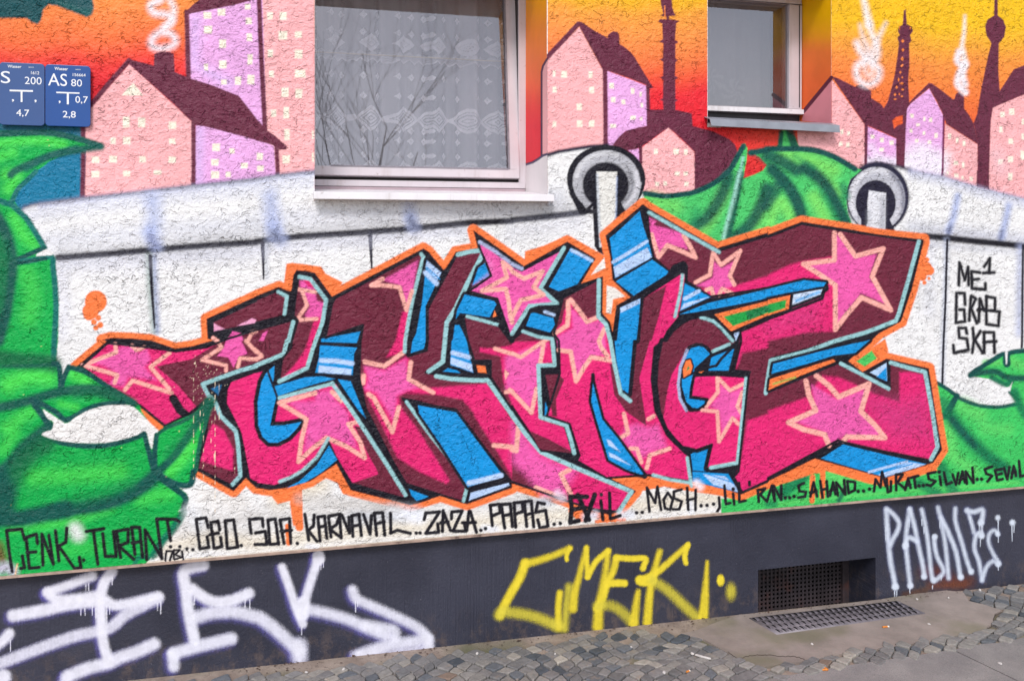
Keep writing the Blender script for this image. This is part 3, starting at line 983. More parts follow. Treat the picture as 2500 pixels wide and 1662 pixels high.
# concrete apron in front of the cellar opening
t = NT("worn_concrete")
v = t.coords()
c = t.mix(t.ramp(t.noise(v, 5, 6.0, 0.65), 0.3, 0.7), lin('887c75', .85), lin('a6978f', .85))
c = t.mix(t.ramp(t.noise(v, 3.4, 3.0), 0.52, 0.70, 0, .6), c, lin('7a7658', .8))
c = t.mix(t.ramp(t.noise(v, 300, 2.0), 0.62, 0.7, 0, .35), c, lin('6a625c', .8))
bs = t.bsdf(Base_Color=c, Roughness=0.85, Normal=t.bump(t.math('ADD', t.noise(v, 12, 5.0, .6), t.math('MULTIPLY', t.noise(v, 350, 3.0), .3)), 0.45, 0.005))
M_CONC = t.end(bs.outputs[0])
AP = ("D2 1560,1150 1700,1120 1900,1040 2095,975 D3 0,960 560,890 990,842 1150,815 1400,775 1640,748 1800,770 1850,850 2000,885 2150,938 2085,965 2075,1050 2015,1090 2012,1122 "
      "1900,1150 1770,1165 1640,1188 1500,1215 1380,1228 1250,1262 1100,1272 960,1300 800,1310 700,1335 600,1340 500,1372 450,1385 395,1390 320,1408 150,1430 0,1452 D2 2290,1475 2250,1462 2120,1395 2040,1362 1920,1292 1760,1198")
ap = gp(AP)
ap = [(x, min(y, PLY + .001)) for x, y in ap]
m = MB()
sloped(m, ap, -.03, .009)
apron = tag(m.build("concrete_apron", None, [M_CONC]), kind='structure')
# pavement slabs at the kerb side
t = NT("granite_slab")
v = t.coords()
c = t.mix(t.ramp(t.noise(v, 7, 5.0, .6), 0.3, 0.7), lin('86807f', .86), lin('9d9693', .86))
c = t.mix(t.ramp(t.noise(v, 260, 3.0, .7), 0.52, 0.62, 0, .5), c, lin('5f5c60', .8))
c = t.mix(t.ramp(t.noise(v, 190, 3.0, .7), 0.60, 0.68, 0, .5), c, lin('b5afab', .85))
bs = t.bsdf(Base_Color=c, Roughness=0.8, Normal=t.bump(t.noise(v, 200, 4.0, .6), 0.35, 0.003))
M_SLAB = t.end(bs.outputs[0])
edge = gp("D3 -120,1592 40,1562 300,1515 560,1472 800,1432 1000,1402 1350,1352 1700,1295 1960,1245 2150,1232 2500,1150 2900,1060")
j0, j1 = gp("D3 1700,1297 2110,1495")
jd = (j1[0] - j0[0], j1[1] - j0[1])
jl = math.hypot(*jd)
jd = (jd[0] / jl, jd[1] / jl)
def far(p, L=2.6):
    return (p[0] + jd[0] * L, p[1] + jd[1] * L)
m = MB()
k = 7                                                # index in edge where the joint meets
gap = .0035
A = edge[:k] + [(j0[0] - gap, j0[1])]
B = [(j0[0] + gap, j0[1])] + edge[k + 1:]
for part in (A, B):
    p0, p1 = part[0], part[-1]
    mid = .42 if part is A else .47
    sloped(m, part + [far(p1, mid), far(p0, mid)], -.03, .008)
    sloped(m, [far(p0, mid + .008), far(p1, mid + .008), far(p1, 2.6), far(p0, 2.6)], -.03, .008)
tag(m.build("pavement_slabs", None, [M_SLAB]), kind='structure')

# small cobbles, set by hand in sand
t = NT("cobblestone")
at = t.n("ShaderNodeAttribute", attribute_name="Col")
v = t.coords()
f = t.ramp(t.noise(v, 60, 5.0, .65), 0.25, 0.75, .78, 1.18)
cc = t.scale_col(at.outputs['Color'], f)
cc = t.mix(t.ramp(t.noise(v, 26, 5.0, .65), .56, .74, 0, .6), cc, lin('a5917e', .8))
bs = t.bsdf(Base_Color=cc, Roughness=0.72, Normal=t.bump(t.noise(v, 110, 5.0, .65), 0.5, 0.004))
M_COB = t.end(bs.outputs[0])
REG = [gp("S 380,1668 500,1664 625,1650 700,1644 848,1629 943,1610 1100,1594 1250,1584 1356,1570 1462,1549 1542,1543 1664,1547 1700,1560 1759,1589 1791,1609 1845,1640 1905,1632 2000,1760 380,1760"),
       gp("S 1845,1634 1981,1615 2060,1597 2160,1583 2300,1559 2408,1544 2440,1533 2620,1500 2620,1535 2440,1572 2150,1618 2020,1638 1880,1664 1830,1690"),
       gp("S 2352,1450 2388,1472 2445,1495 2428,1507 2424,1526 2440,1536 2640,1495 2640,1425 2450,1436")]
WALLP = [on_ground(625, 1627), on_ground(2500, 1425)]
def inside(p, poly):
    r = False
    n = len(poly)
    for i in range(n):
        a, b = poly[i], poly[(i + 1) % n]
        if (a[1] > p[1]) != (b[1] > p[1]) and p[0] < (b[0] - a[0]) * (p[1] - a[1]) / (b[1] - a[1]) + a[0]:
            r = not r
    return r
PAL = [('868280', 6), ('8f8a85', 5), ('757373', 5), ('676a6f', 3), ('4f545b', 1), ('9d968e', 2), ('7c7877', 3), ('aca499', .6), ('8a7668', .3)]
def cob_col():
    r = random.uniform(0, sum(w for _, w in PAL))
    for c, w in PAL:
        r -= w
        if r <= 0: break
    k = random.uniform(.86, 1.08)
    return tuple(q * k for q in lin(c, .9)) + (1.0,)
m = MB()
ca, sa = math.cos(R(31)), math.sin(R(31))
SZ = .044
rnd = random.Random(3)
NI = range(-60, 110)
NJ = range(-75, 75)
jit = {}
def node(i, j):
    if (i, j) not in jit:
        jit[(i, j)] = (rnd.uniform(-.22, .22), rnd.uniform(-.2, .2))
    a, b = jit[(i, j)]
    wav = .35 * math.sin(i * .45 + j * .2)
    x, y = (i + a + .28 * math.sin(j * .7)) * SZ * 1.12, (j + b + wav) * SZ * .95
    return (x * ca - y * sa + .8, x * sa + y * ca - .3)
for i in NI:
    for j in NJ:
        q = [node(i, j), node(i + 1, j), node(i + 1, j + 1), node(i, j + 1)]
        c = (sum(p[0] for p in q) / 4, sum(p[1] for p in q) / 4)
        reg = next((k for k, r in enumerate(REG) if inside(c, r)), None)
        if reg is None: continue
        if rnd.random() < .015: continue
        dw = PLY - c[1]
        hh = .0115 + rnd.uniform(-.0025, .003)
        if reg == 0: hh -= max(0, .0065 * (1 - (min(abs(c[1] - y) for x, y in REG[0][:14] if abs(x - c[0]) < .25) if any(abs(x - c[0]) < .25 for x, y in REG[0][:14]) else 1) / .10))
        tx, ty = rnd.uniform(-.05, .05), rnd.uniform(-.05, .05)
        col = cob_col()
        rings = []
        for sc, hz in ((.935, -.012), (.92, hh - .0035), (.90, hh - .0008), (.74, hh + .0006)):
            rings.append([(c[0] + (p[0] - c[0]) * sc, c[1] + (p[1] - c[1]) * sc) for p in q])
            rings[-1] = [(x, y, gz(x) + hz + ((x - c[0]) * tx + (y - c[1]) * ty if hz > 0 else 0)) for x, y in rings[-1]]
        # cut corners: 8 points per ring
        r8 = []
        for r in rings:
            o = []
            for a in range(4):
                p, pn, pp = Vector(r[a]), Vector(r[(a + 1) % 4]), Vector(r[a - 1])
                o += [p.lerp(pp, .12), p.lerp(pn, .12)]
            r8.append(o)
        for a in range(3):
            for b in range(8):
                e = (b + 1) % 8
                m.face([r8[a][b], r8[a][e], r8[a + 1][e], r8[a + 1][b]], col)
        m.face(r8[3], col)
ob = m.build("cobblestones", None, [M_COB], merge=True, col=True)
tag(ob, kind='structure')
# cracks in the apron
ck = Paint("crack", apron, 16, 'ground')
cs = lin('544a43', .8)
ck_r = random.Random(2)
def crk(q, w):
    pts = catmull(P(q))
    ck.stroke([(x + ck_r.uniform(-1.2, 1.2), y + ck_r.uniform(-1.3, 1.3)) for x, y in pts], w, cs, .7, .8)
crk("D2 1985,1295 2060,1350 2120,1352 2200,1330 2280,1325 2356,1325 D3 100,1338 220,1340 300,1352 360,1375 400,1388", .9)
crk("D3 2012,1122 2015,1090 2075,1050 2085,965 2150,938", 1.8)
crk("D3 2075,1050 2118,1075 2110,1110 2030,1130", 1.3)
ck.done()

# ================================================================== the mural
def lines(a, b, step, lo, hi, coarse, extra=()):
    v = list(np.arange(a, b, step)) + list(np.arange(lo, a - coarse * .5, coarse)) + list(np.arange(b, hi, coarse)) + [b, hi] + list(extra)
    v = sorted(v)
    o = [v[0]]
    for q in v[1:]:
        if q - o[-1] > step * .35: o.append(q)
        elif any(abs(q - e) < 1e-9 for e in extra): o[-1] = q
    return o
SHEETS['wall'] = Sheet(lines(-0.9, 3.12, .0026, -2.2, 4.6, .02, (W1['x0'], W1['x1'], W2['x0'], W2['x1'])),
                       lines(MB_Z + .005, 2.5, .0026, MB_Z + .005, 3.2, .02, (W1['z0'], W1['z1'], W2['z0'], W2['z1'])), -0.0012, hs, lin('f3f0f1'), True)
SHEETS['plinth'] = Sheet(np.arange(-0.92, 3.12, .0026), np.arange(-.05, MB_Z - .002, .0026), PLY - .0008, [(VL, VR, VB, VT)], lin('dfdff0'), False)
YEL, ORA, ORD, RED = 'fdc70c', 'ff9640', 'ff6b38', 'f21f33'
MAR, HPI, LIL, CRM, PLM = '6c2a42', 'ffb8bb', 'efb0e8', 'fff4e0', '7c2a5a'
BLK, WHI, LAV = '14111f', 'f3f2f2', 'aebae4'
DTE, GRN, LGR, TEB = '03594f', '02ae4c', '48dc52', '0a7ba3'

# sky: graded coat from yellow to red, columns of colour stops at photo heights
STOPS = [(-400, [(-500, 'ff8a40'), (0, 'ff8448'), (60, 'ff7a42'), (100, 'ff7240'), (130, 'fb4f3a'), (160, 'f02f36'), (190, 'e8202e'), (330, 'e01c2c'), (700, 'd81c2c')]),
         (700, [(-500, 'ffb030'), (0, 'ff9840'), (60, 'ff8640'), (110, 'ff6a3a'), (150, 'f84438'), (200, 'ea2230'), (330, 'e01c2c'), (700, 'd81c2c')]),
         (1335, [(-500, 'fbc010'), (-10, 'fdbb1c'), (22, 'ffa640'), (60, 'ff9a48'), (110, 'ff8a48'), (165, 'ff7340'), (205, 'fb4a38'), (235, 'f42c38'), (300, 'ee2434'), (700, 'd81c2c')]),
         (1727, [(-500, 'fbc010'), (10, 'fdbb18'), (40, 'ffa53c'), (90, 'ff9846'), (150, 'ff8044'), (195, 'fb5638'), (230, 'f42c38'), (300, 'ee2030'), (400, 'd81c28'), (700, 'd01c28')]),
         (2030, [(-500, 'fcc410'), (60, 'fcc018'), (95, 'fdac38'), (150, 'ff9142'), (220, 'ff7c3c'), (300, 'fb6038'), (420, 'f03a34'), (700, 'd01c28')]),
         (2600, [(-500, 'fdcb0a'), (70, 'fdc80e'), (110, 'fdb628'), (150, 'ff9e3c'), (230, 'ff8a3c'), (320, 'fb6c36'), (420, 'f23f34'), (700, 'd01c28')])]
def stop_col(lst, y):
    if y <= lst[0][0]: return lin(lst[0][1])
    for (y0, c0), (y1, c1) in zip(lst, lst[1:]):
        if y <= y1:
            k = (y - y0) / (y1 - y0)
            a, b = lin(c0), lin(c1)
            return tuple(a[i] + (b[i] - a[i]) * k for i in range(3))
    return lin(lst[-1][1])
def sky_col(x, y):
    for (x0, l0), (x1, l1) in zip(STOPS, STOPS[1:]):
        if x <= x1:
            k = min(max((x - x0) / (x1 - x0), 0), 1)
            a, b = stop_col(l0, y), stop_col(l1, y)
            return tuple(a[i] + (b[i] - a[i]) * k for i in range(3))
    return stop_col(STOPS[-1][1], y)
def graded(p, x0, x1, y0, y1, nx, ny, colf, warp=None):
    if p.proj in SHEETS:
        g = np.array([[colf(x0 + (x1 - x0) * i / nx, y0 + (y1 - y0) * j / ny + (warp(i, j) if warp else 0)) for i in range(nx + 1)] for j in range(ny + 1)], np.float32)
        p.ops.append(('grad', x0, x1, y0, y1, g))
        return
    ids = [[p.add((x0 + (x1 - x0) * i / nx, y0 + (y1 - y0) * j / ny), colf(x0 + (x1 - x0) * i / nx, y0 + (y1 - y0) * j / ny + (warp(i, j) if warp else 0)), 1.0)
            for i in range(nx + 1)] for j in range(ny + 1)]
    for j in range(ny):
        for i in range(nx):
            p.f.append([ids[j][i], ids[j + 1][i], ids[j + 1][i + 1], ids[j][i + 1]])
    p.off += 3e-5
wv = lambda i, j: 6 * math.sin(i * 1.3) + 4 * math.sin(i * .37 + 2)
p = Paint("painted_sky", building, 0.15, label="painted sunset sky grading from yellow over orange to red")
E1L, E1R = 768.0, 1335.0
E2L, E2R = 1727.3, 2029.0
graded(p, -900, E1L - .3, -420, 500, 40, 60, sky_col, wv)
graded(p, E1R + .3, E2L - .3, -420, 480, 16, 60, sky_col, wv)
graded(p, E2R + .3, 3300, -420, 520, 40, 60, sky_col, wv)
graded(p, E2L - .3, E2R + .3, 311, 480, 10, 16, sky_col)
p.done()
p = Paint("painted_sky", building, 0.3, 'side', X=W1['x1'], label="painted sunset continuing round the reveal of the window with the tilted sash")
rv = lambda x, y: tuple(min(q * 1.25, .95) for q in stop_col([(-500, 'f0b000'), (0, 'f0a010'), (70, 'fb8a30'), (140, 'f97b3c'), (200, 'f4683a'), (250, 'ea4034'), (300, 'e02434'), (700, 'd01c30')], y))
graded(p, 1283.5, 1335, -420, 520, 4, 40, rv)
p.fill("A2 272,660 282,625 322,560 322,1425 275,1440", HPI, 1.5)
p.stroke("A2 322,545 285,610 272,665 272,1430", 4, '5a3050', 1)
p.fill("A2 120,1520 190,1490 235,1465 280,1430 325,1415 325,1568 B2 325,330 120,330", 'f0e9ea', 0)
p.stroke("A2 128,1515 190,1495 240,1465 285,1432 322,1420", 4, '4a4468', 2)
p.done()
p = Paint("painted_sky", building, 0.3, 'side', X=W2['x1'], label="painted sunset continuing round the reveal of the small window")
rv2 = lambda x, y: tuple(min(q * 1.25, .95) for q in stop_col([(-500, 'f0b000'), (40, 'f5b400'), (85, 'f2a21c'), (120, 'f07c38'), (200, 'ee6c34'), (300, 'ec6430')], y))
graded(p, 1952, 2029, -420, 310, 4, 40, rv2)
p.fill("A3 583,730 470,870 330,1040 315,1110 583,1140", 'f79aa6', 1.5)
p.stroke("A3 585,715 470,855 330,1025", 8, MAR, 1.2)
p.done()

# ---- left part of the city
p = Paint("painted_leaf", building, 0.6, label="dark teal painted leaf hanging in at the top left corner")
p.fill("A0 -900,-900 850,-900 850,-20 866,80 842,140 800,162 720,130 520,55 450,45 400,90 375,195 345,225 300,212 240,170 -900,170", '0d4f55', 4)
p.stroke("A0 560,30 720,100 820,120", 14, '1a6a62', 8, .35)
p.done()
p = Paint("painted_backdrop", building, 0.6, label="plain teal blue painted ground left of the houses")
p.fill("A0 -900,1130 800,1130 790,1568 B0 775,250 200,360 -900,700", TEB, 3)
p.stroke("A0 0,1180 500,1180 760,1210", 26, '0d4f5e', 14, .8)
p.done()
p = Paint("painted_tower_block", building, 0.9, label="tall painted tower block, lilac and pink, left of the large window")
p.fill("A1 40,-900 537,-900 537,1568 B1 537,60 190,70 A1 60,1200", HPI, 2)
p.fill("A0 1735,125 2356,-20 A1 30,-900 60,0 95,1200 0,1300 A0 2356,1300 1750,760", LIL, 2)
p.stroke("A0 1800,180 1790,600 2100,760", 26, 'd6c0f6', 18, .5)
p.fill("A0 1710,112 1770,50 1850,-10 1900,-300 A1 0,-300 30,-20 0,-8 A0 2340,0 2150,52 1740,130", MAR, 3)
p.stroke("A1 22,-300 28,0 50,560 84,1210", 12, MAR, 2.5)
p.stroke("A0 1718,112 1735,720", 12, MAR, 3)
p.rects('A0', "1910,145,80,70 2040,115,80,70 2280,65,60,60 1915,275,85,80 2290,195,60,70 2050,405,70,85 2295,345,60,80 1897,620,45,65 2050,595,75,80 2300,550,55,100 2190,745,65,80 2060,755,60,55 2310,735,75,95", CRM)
p.rects('A1', "130,148,60,75 250,148,75,80 248,328,85,90 390,320,70,70 133,495,55,75 392,500,75,85 142,682,50,70 408,680,105,75 268,850,75,90 395,862,70,90 162,1045,55,75 278,1040,60,110 285,1240,55,110 525,1240,25,80 278,1468,75,80 525,1450,25,90", CRM)
p.done()
p = Paint("painted_house", building, 1.6, label="pink and lilac painted house with a long maroon roof beside the blue water signs")
p.fill("A0 1190,590 1740,1095 1790,1150 1790,1568 B0 1790,160 775,270 785,0 A0 790,1400 775,1180 840,985", HPI, 2)
p.fill("A0 1800,1140 2356,1270 A1 0,1270 165,1345 180,1568 B1 195,50 0,75 B0 2356,85 1785,150", LIL, 2)
p.stroke("A0 1840,1200 1830,1560 B0 1830,80", 22, 'd6c0f6', 14, .5)
p.stroke("A0 1780,1110 1782,1568 B0 1778,150", 11, MAR, 2.5)
p.stroke("A1 188,1350 200,1568 B1 196,40", 10.5, MAR, 2.5)
p.stroke("A0 765,1170 765,1568 B0 758,250", 12, MAR, 3)
p.fill("A0 1225,765 1175,815 1120,880 1315,880", CRM, 3)
p.rects('A0', "1162,1125,75,110 1305,1130,75,95 1587,1155,75,75 1040,1298,55,65 1165,1295,75,75 1585,1300,65,55 880,1470,75,65 1040,1465,80,70 1312,1467,70,65 1585,1470,75,65", CRM)
p.rects('B0', "880,35,80,65 1165,30,75,60 1450,20,80,45 1980,40,85,75 2100,40,55,55", CRM)
p.rects('A0', "1990,1358,80,75 2135,1390,55,55 1978,1495,75,70 2250,1525,70,60", CRM)
p.rects('A1', "35,1440,65,70 40,1550,70,60", CRM)
ho = p.done()
p = Paint("painted_roof", ho, 2.1)
p.fill("A0 1185,545 1415,605 1420,500 1470,478 1560,478 1600,500 1608,665 1760,725 1950,785 2200,885 2356,1085 A1 0,1090 50,1140 100,1200 180,1255 285,1350 278,1378 215,1378 150,1335 0,1295 A0 2356,1292 2100,1220 1880,1165 1800,1155 1740,1098 1600,960 1190,596", MAR, 3)
p.stroke("A0 1188,560 1010,760 838,965", 12.5, MAR, 3)
p.done()
p = Paint("painted_smoke", building, 1.3, label="curling white painted smoke over the chimney of the house by the signs")
p.stroke("A0 1500,-200 1490,-20 1390,50 1420,120 1540,140 1580,190 1510,270 1410,350 1400,420 1480,450 1590,420 1610,360 1560,310 1480,300", 15, 'f8f0f8', 12, 1, smooth=True)
p.stroke("A0 1540,-100 1570,10 1600,90 1580,190 1520,250", 12, 'fbf2f6', 12, 1, smooth=True)
p.done()

# ---- middle part of the city
p = Paint("painted_house", building, 0.9, label="pink and lilac painted house with a maroon roof right of the large window")
p.fill("A2 620,250 820,620 850,640 860,1345 700,1345 320,1425 320,545", HPI, 2)
p.fill("A2 870,650 1235,790 1250,800 1255,1160 1040,1215 935,1345 860,1345", LIL, 2)
p.rects('A2', "388,680,30,65 480,685,60,65 722,690,45,70 392,825,45,60 732,830,50,65 620,985,55,70 390,1145,40,60 622,1140,60,70 735,1140,55,70 915,790,50,60 930,920,50,55 1110,840,40,60 1185,870,30,50 1025,940,45,50 1195,970,30,50 1115,1085,60,40 1190,1095,30,40 930,1160,60,45", CRM)
p.stroke("A2 855,630 860,1000 862,1340", 11.5, MAR, 2.5)
p.stroke("A2 1250,800 1258,1150", 9, MAR, 2.5)
ho = p.done()
p = Paint("painted_roof", ho, 1.3)
p.fill("A2 600,205 640,205 760,285 880,350 885,320 930,290 970,298 988,325 988,405 1040,440 1090,480 1130,530 1300,810 1270,818 1235,785 1060,715 880,655 830,635 740,470 620,250", MAR, 3)
p.stroke("A2 612,222 470,375 322,530", 12, MAR, 2.5)
p.done()
p = Paint("painted_column", building, 1.3, label="maroon painted victory column silhouette between the two windows")
p.fill("A2 1340,-260 1400,-300 1450,-200 1470,-20 1475,60 1488,110 1508,150 1448,150 1445,180 1500,185 1542,198 1512,218 1500,370 1530,385 1525,402 1505,405 1505,540 1525,555 1505,578 1500,700 1532,720 1503,735 1505,910 1527,925 1503,940 1505,1012 1655,1045 1665,1200 1240,1200 1245,1010 1392,1010 1388,932 1360,920 1388,905 1392,738 1365,716 1390,700 1390,572 1360,550 1388,535 1392,402 1355,388 1388,362 1382,220 1345,202 1360,180 1422,180 1418,155 1365,150 1392,128 1370,40", MAR, 3)
p.stroke("A2 1405,60 1408,170", 2.5, 'ff8a44', 1.2)
p.done()
p = Paint("painted_house", building, 1.7, label="small pink painted house with a broad maroon roof under the victory column")
p.fill("A2 1440,1175 1680,1400 1690,1568 B2 1690,200 1400,225 1210,200 1200,0 A2 1180,1560 1180,1370", HPI, 2)
p.fill("A2 1060,1380 1170,1365 1180,1500 1110,1420", LIL, 2)
p.rects('A2', "1325,1395,40,60 1510,1395,60,60 1600,1400,40,60", CRM)
p.rects('B2', "1520,30,50,45 1600,30,45,45 1335,125,45,45 1410,120,45,45 1605,125,45,50", CRM)
ho = p.done()
p = Paint("painted_roof", ho, 2.0)
p.fill("A2 920,1345 980,1265 1045,1208 1160,1175 1250,1160 1660,1160 1850,1210 2000,1282 2050,1330 2075,1390 2065,1490 2020,1568 B2 1960,60 1680,205 1680,0 A2 1682,1400 1560,1280 1440,1172 1350,1240 1200,1348 1130,1378 1060,1388", MAR, 3)
p.stroke("A2 1184,1350 1185,1500", 8, MAR, 2)
p.done()

# ---- right part of the city
p = Paint("painted_house", building, 0.9, label="pink and lilac painted house with a maroon roof at the corner of the small window")
p.fill("A3 586,733 888,1145 900,1545 760,1560 500,1450 280,1420 270,1205 586,1205", HPI, 2)
p.fill("A3 910,1160 1185,1280 1185,1540 905,1540", LIL, 2)
p.stroke("A3 930,1480 1050,1470 1170,1500", 22, 'f4ecfa', 12, .9)
p.stroke("A3 950,1350 1000,1420", 16, 'f4ecfa', 12, .6)
p.rects('A3', "680,1215,35,50 742,1230,30,45 670,1325,40,45 735,1335,40,50 962,1260,45,45 1048,1292,40,50 1138,1315,45,50 1045,1378,50,45", CRM)
ho = p.done()
p = Paint("painted_roof", ho, 1.6)
p.fill("A3 586,708 640,720 800,800 860,775 950,840 950,905 1040,960 1070,1000 1280,1000 1268,1200 1255,1568 1180,1550 1180,1275 1050,1215 920,1160 912,1530 886,1545 888,1145 610,742", MAR, 3)
p.fill("A3 1145,1110 1180,1078 1240,1065 1240,1140 1200,1152 1160,1185", 'f5622f', 2)
p.done()
p = Paint("painted_lattice_tower", building, 2.0, label="maroon painted lattice tower silhouette between the smoke plumes")
p.fill("A3 1060,1010 1100,940 1140,800 1168,680 1190,530 1205,400 1190,352 1212,325 1195,292 1205,245 1240,232 1250,100 1268,85 1278,225 1320,248 1335,290 1308,325 1320,375 1300,405 1302,600 1290,750 1302,960 1275,1015", MAR, 2)
for a in "1240,380,22,26 1242,462,22,24 1236,545,24,30 1230,608,18,20 1218,668,16,20 1202,735,16,26 1236,715,12,16 1234,770,22,20 1184,806,18,24 1240,826,22,16 1168,872,18,20 1210,868,14,16 1232,888,18,14 1170,915,24,12 1240,600,10,14 1212,262,9,26 1310,262,9,26 1216,770,12,12".split():
    x, y, w, hh = (float(q) for q in a.split(','))
    p.fill("A3 %f,%f %f,%f %f,%f %f,%f" % (x, y - hh * .7, x + w * .7, y, x, y + hh * .7, x - w * .7, y), 'ff8a40', 1.2)
p.done()
p = Paint("painted_house", building, 1.2, label="narrow lilac painted house fading to white right of the lattice tower")
p.fill("A3 1485,815 1615,1065 1622,1150 1612,1568 B3 1600,65 1340,10 A3 1250,1568 1265,1010 1310,955", LIL, 2)
p.fill("A3 1630,1140 1930,1330 1932,1568 B3 1925,165 1605,65 A3 1605,1568", HPI, 2)
p.stroke("A3 1290,1460 1430,1420 1590,1470", 44, 'f6effa', 22, .85)
p.stroke("A3 1290,1540 1440,1540 1580,1560 B3 1560,20", 40, 'f6effa', 18, .9)
p.stroke("A3 1320,1340 1440,1350", 22, 'f6effa', 16, .4)
p.stroke("A3 1618,1070 1608,1568 B3 1600,55", 5, PLM, 1.6)
p.rects('A3', "1325,1068,40,45 1440,1095,30,45 1497,1105,35,45 1380,1150,40,35 1315,1205,35,40 1436,1228,35,45 1548,1250,35,50 1370,1295,40,40 1485,1310,40,40 1672,1255,35,55 1742,1292,30,50 1805,1320,35,60 1730,1500,45,45 1795,1520,30,60", CRM)
p.rects('B3', "1655,25,25,30 1735,50,45,45 1790,70,30,40 1870,80,35,45", CRM)
ho = p.done()
p = Paint("painted_roof", ho, 2.2)
p.fill("A3 1268,1010 1302,940 1480,765 1510,770 1600,835 1700,915 1718,912 1725,872 1760,845 1805,882 1805,1000 1850,1060 1895,1140 1940,1335 1640,1142 1612,1060 1550,930 1482,815 1400,880 1310,960", MAR, 3)
p.done()
p = Paint("painted_house", building, 1.2, label="pink painted house with a steep maroon roof at the right edge")
p.fill("A3 2065,985 2800,690 2800,1568 B3 2800,420 2370,270 2030,180 A3 2030,1568 2045,1110", HPI, 2)
p.rects('A3', "2157,1055,50,55 2245,1030,55,65 2145,1190,35,65 2235,1300,50,60 2140,1490,50,50 2232,1468,55,60 2345,1125,30,60 2345,1260,30,60 2345,1430,50,90", CRM)
p.rects('B3', "2230,58,45,75", CRM)
p.stroke("A3 2100,1420 2150,1560", 30, 'f7d6de', 20, .4)
ho = p.done()
p = Paint("painted_roof", ho, 2.2)
p.fill("A3 2110,870 2210,720 2262,640 2800,430 2800,700 2370,867 2070,992 2060,940", MAR, 3)
p.done()
p = Paint("painted_ball_tower", building, 2.6, label="maroon painted television tower with a ball near the right edge")
p.fill("A3 1892,1135 1925,1050 1965,800 2000,640 2030,500 2055,400 2012,332 1998,250 2018,185 2080,145 2092,-300 2112,-300 2115,145 2165,185 2190,250 2175,340 2125,402 2120,640 2132,830 2140,960 2070,992 2050,1110 2035,1568 B3 2035,178 1920,150 1922,0 A3 1928,1568 1930,1330", MAR, 3)
p.done()
p = Paint("painted_smoke", building, 2.7, label="broad flame-like white painted smoke plume left of the lattice tower")
p.stroke("A3 872,-200 878,-20 905,110 930,230", (9, 18), 'fdf3ee', 9, .95)
p.stroke("A3 845,230 870,330 905,420 925,520", (6, 22), 'fbeef0', 9, .7)
p.stroke("A3 1085,215 1030,320 985,420 950,540", (5, 20), 'fbeef0', 10, .8)
p.stroke("A3 930,230 960,330 1000,420 1005,520 960,580", 12, 'fdf3f4', 12, 1, smooth=True)
p.stroke("A3 820,400 850,470 900,560 830,600 815,680 850,750 930,780 1005,730 1020,640 960,590", 14, 'fdf5f9', 12, 1, smooth=True)
p.stroke("A3 880,560 900,660 940,700 960,640", 14, 'fdf3f6', 10, .6, smooth=True)
p.done()
p = Paint("painted_smoke", building, 2.7, label="thin white painted smoke plume above the small chimney")
p.stroke("A3 1812,150 1806,300 1785,420 1805,520 1815,600", (5, 14), 'fdf3ee', 7, .95)
p.stroke("A3 1760,480 1745,560 1790,620 1760,690 1745,770 1790,830 1815,850", 16, 'fdf3f8', 7, 1, smooth=True)
p.stroke("A3 1815,590 1790,680 1810,780", 16, 'fdf3f8', 8, 1, smooth=True)
p.done()

# ---- white barrier wall with its round pipe coping
p = Paint("painted_barrier", building, 3.0, label="white painted concrete barrier wall with a pipe along its top")
p.fill("B0 185,390 215,345 290,315 360,302 760,252 1100,215 1400,180 1785,135 2356,72 B1 0,72 200,40 540,5 S 768,490 1337,496 A2 322,1422 560,1372 800,1345 900,1345 1000,1380 B2 1225,215 1600,300 2000,400 B3 400,250 A3 860,1545 940,1515 1000,1505 1200,1530 1300,1568 B3 1310,0 1600,55 1920,150 2370,265 2800,380 S 2700,1168 2500,1185 1250,1296 0,1402 -300,1426 B0 -900,390", WHI, 2)
for s_, w_, c_, a_ in (("D0 1500,350 1900,250 D1 0,300 900,200 2300,90 D2 300,60 900,10 C2 1250,1500 1900,1440", 40, 'e6dac4', .8), ("D0 1650,130 D1 0,60 900,-20 C1 1800,1480 C2 300,1440", 50, 'cfcac6', .55), ("C1 200,1450 600,1330", 40, 'e6dac4', .8), ("C0 1900,1420 2200,1480", 40, 'e8e2dc', .6)):
    p.stroke(P(s_), w_, c_, w_ * .6, a_)
edge_c = '3f3b62'
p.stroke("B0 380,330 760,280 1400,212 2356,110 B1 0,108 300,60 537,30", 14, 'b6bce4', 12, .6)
p.stroke("B0 195,380 225,340 300,315 760,258 1100,222 1400,188 1785,143 2356,82 B1 0,82 200,48 537,12", 9, edge_c, 7, .8)
p.stroke("A2 322,1428 440,1395 560,1375 720,1350 880,1340", 9, '26233a', 4)
p.stroke("A3 860,1550 930,1520 1000,1510 1120,1520 1240,1545 1310,1568", 9, '2b2840', 6, .9)
p.stroke("B3 1310,8 1600,62 1920,158 2370,272 2800,385", 8, '8f8fb4', 8, .8)
p.stroke("B3 1330,40 1600,95 1920,195 2370,310 2800,420", 18, 'c3c6e2', 16, .6)
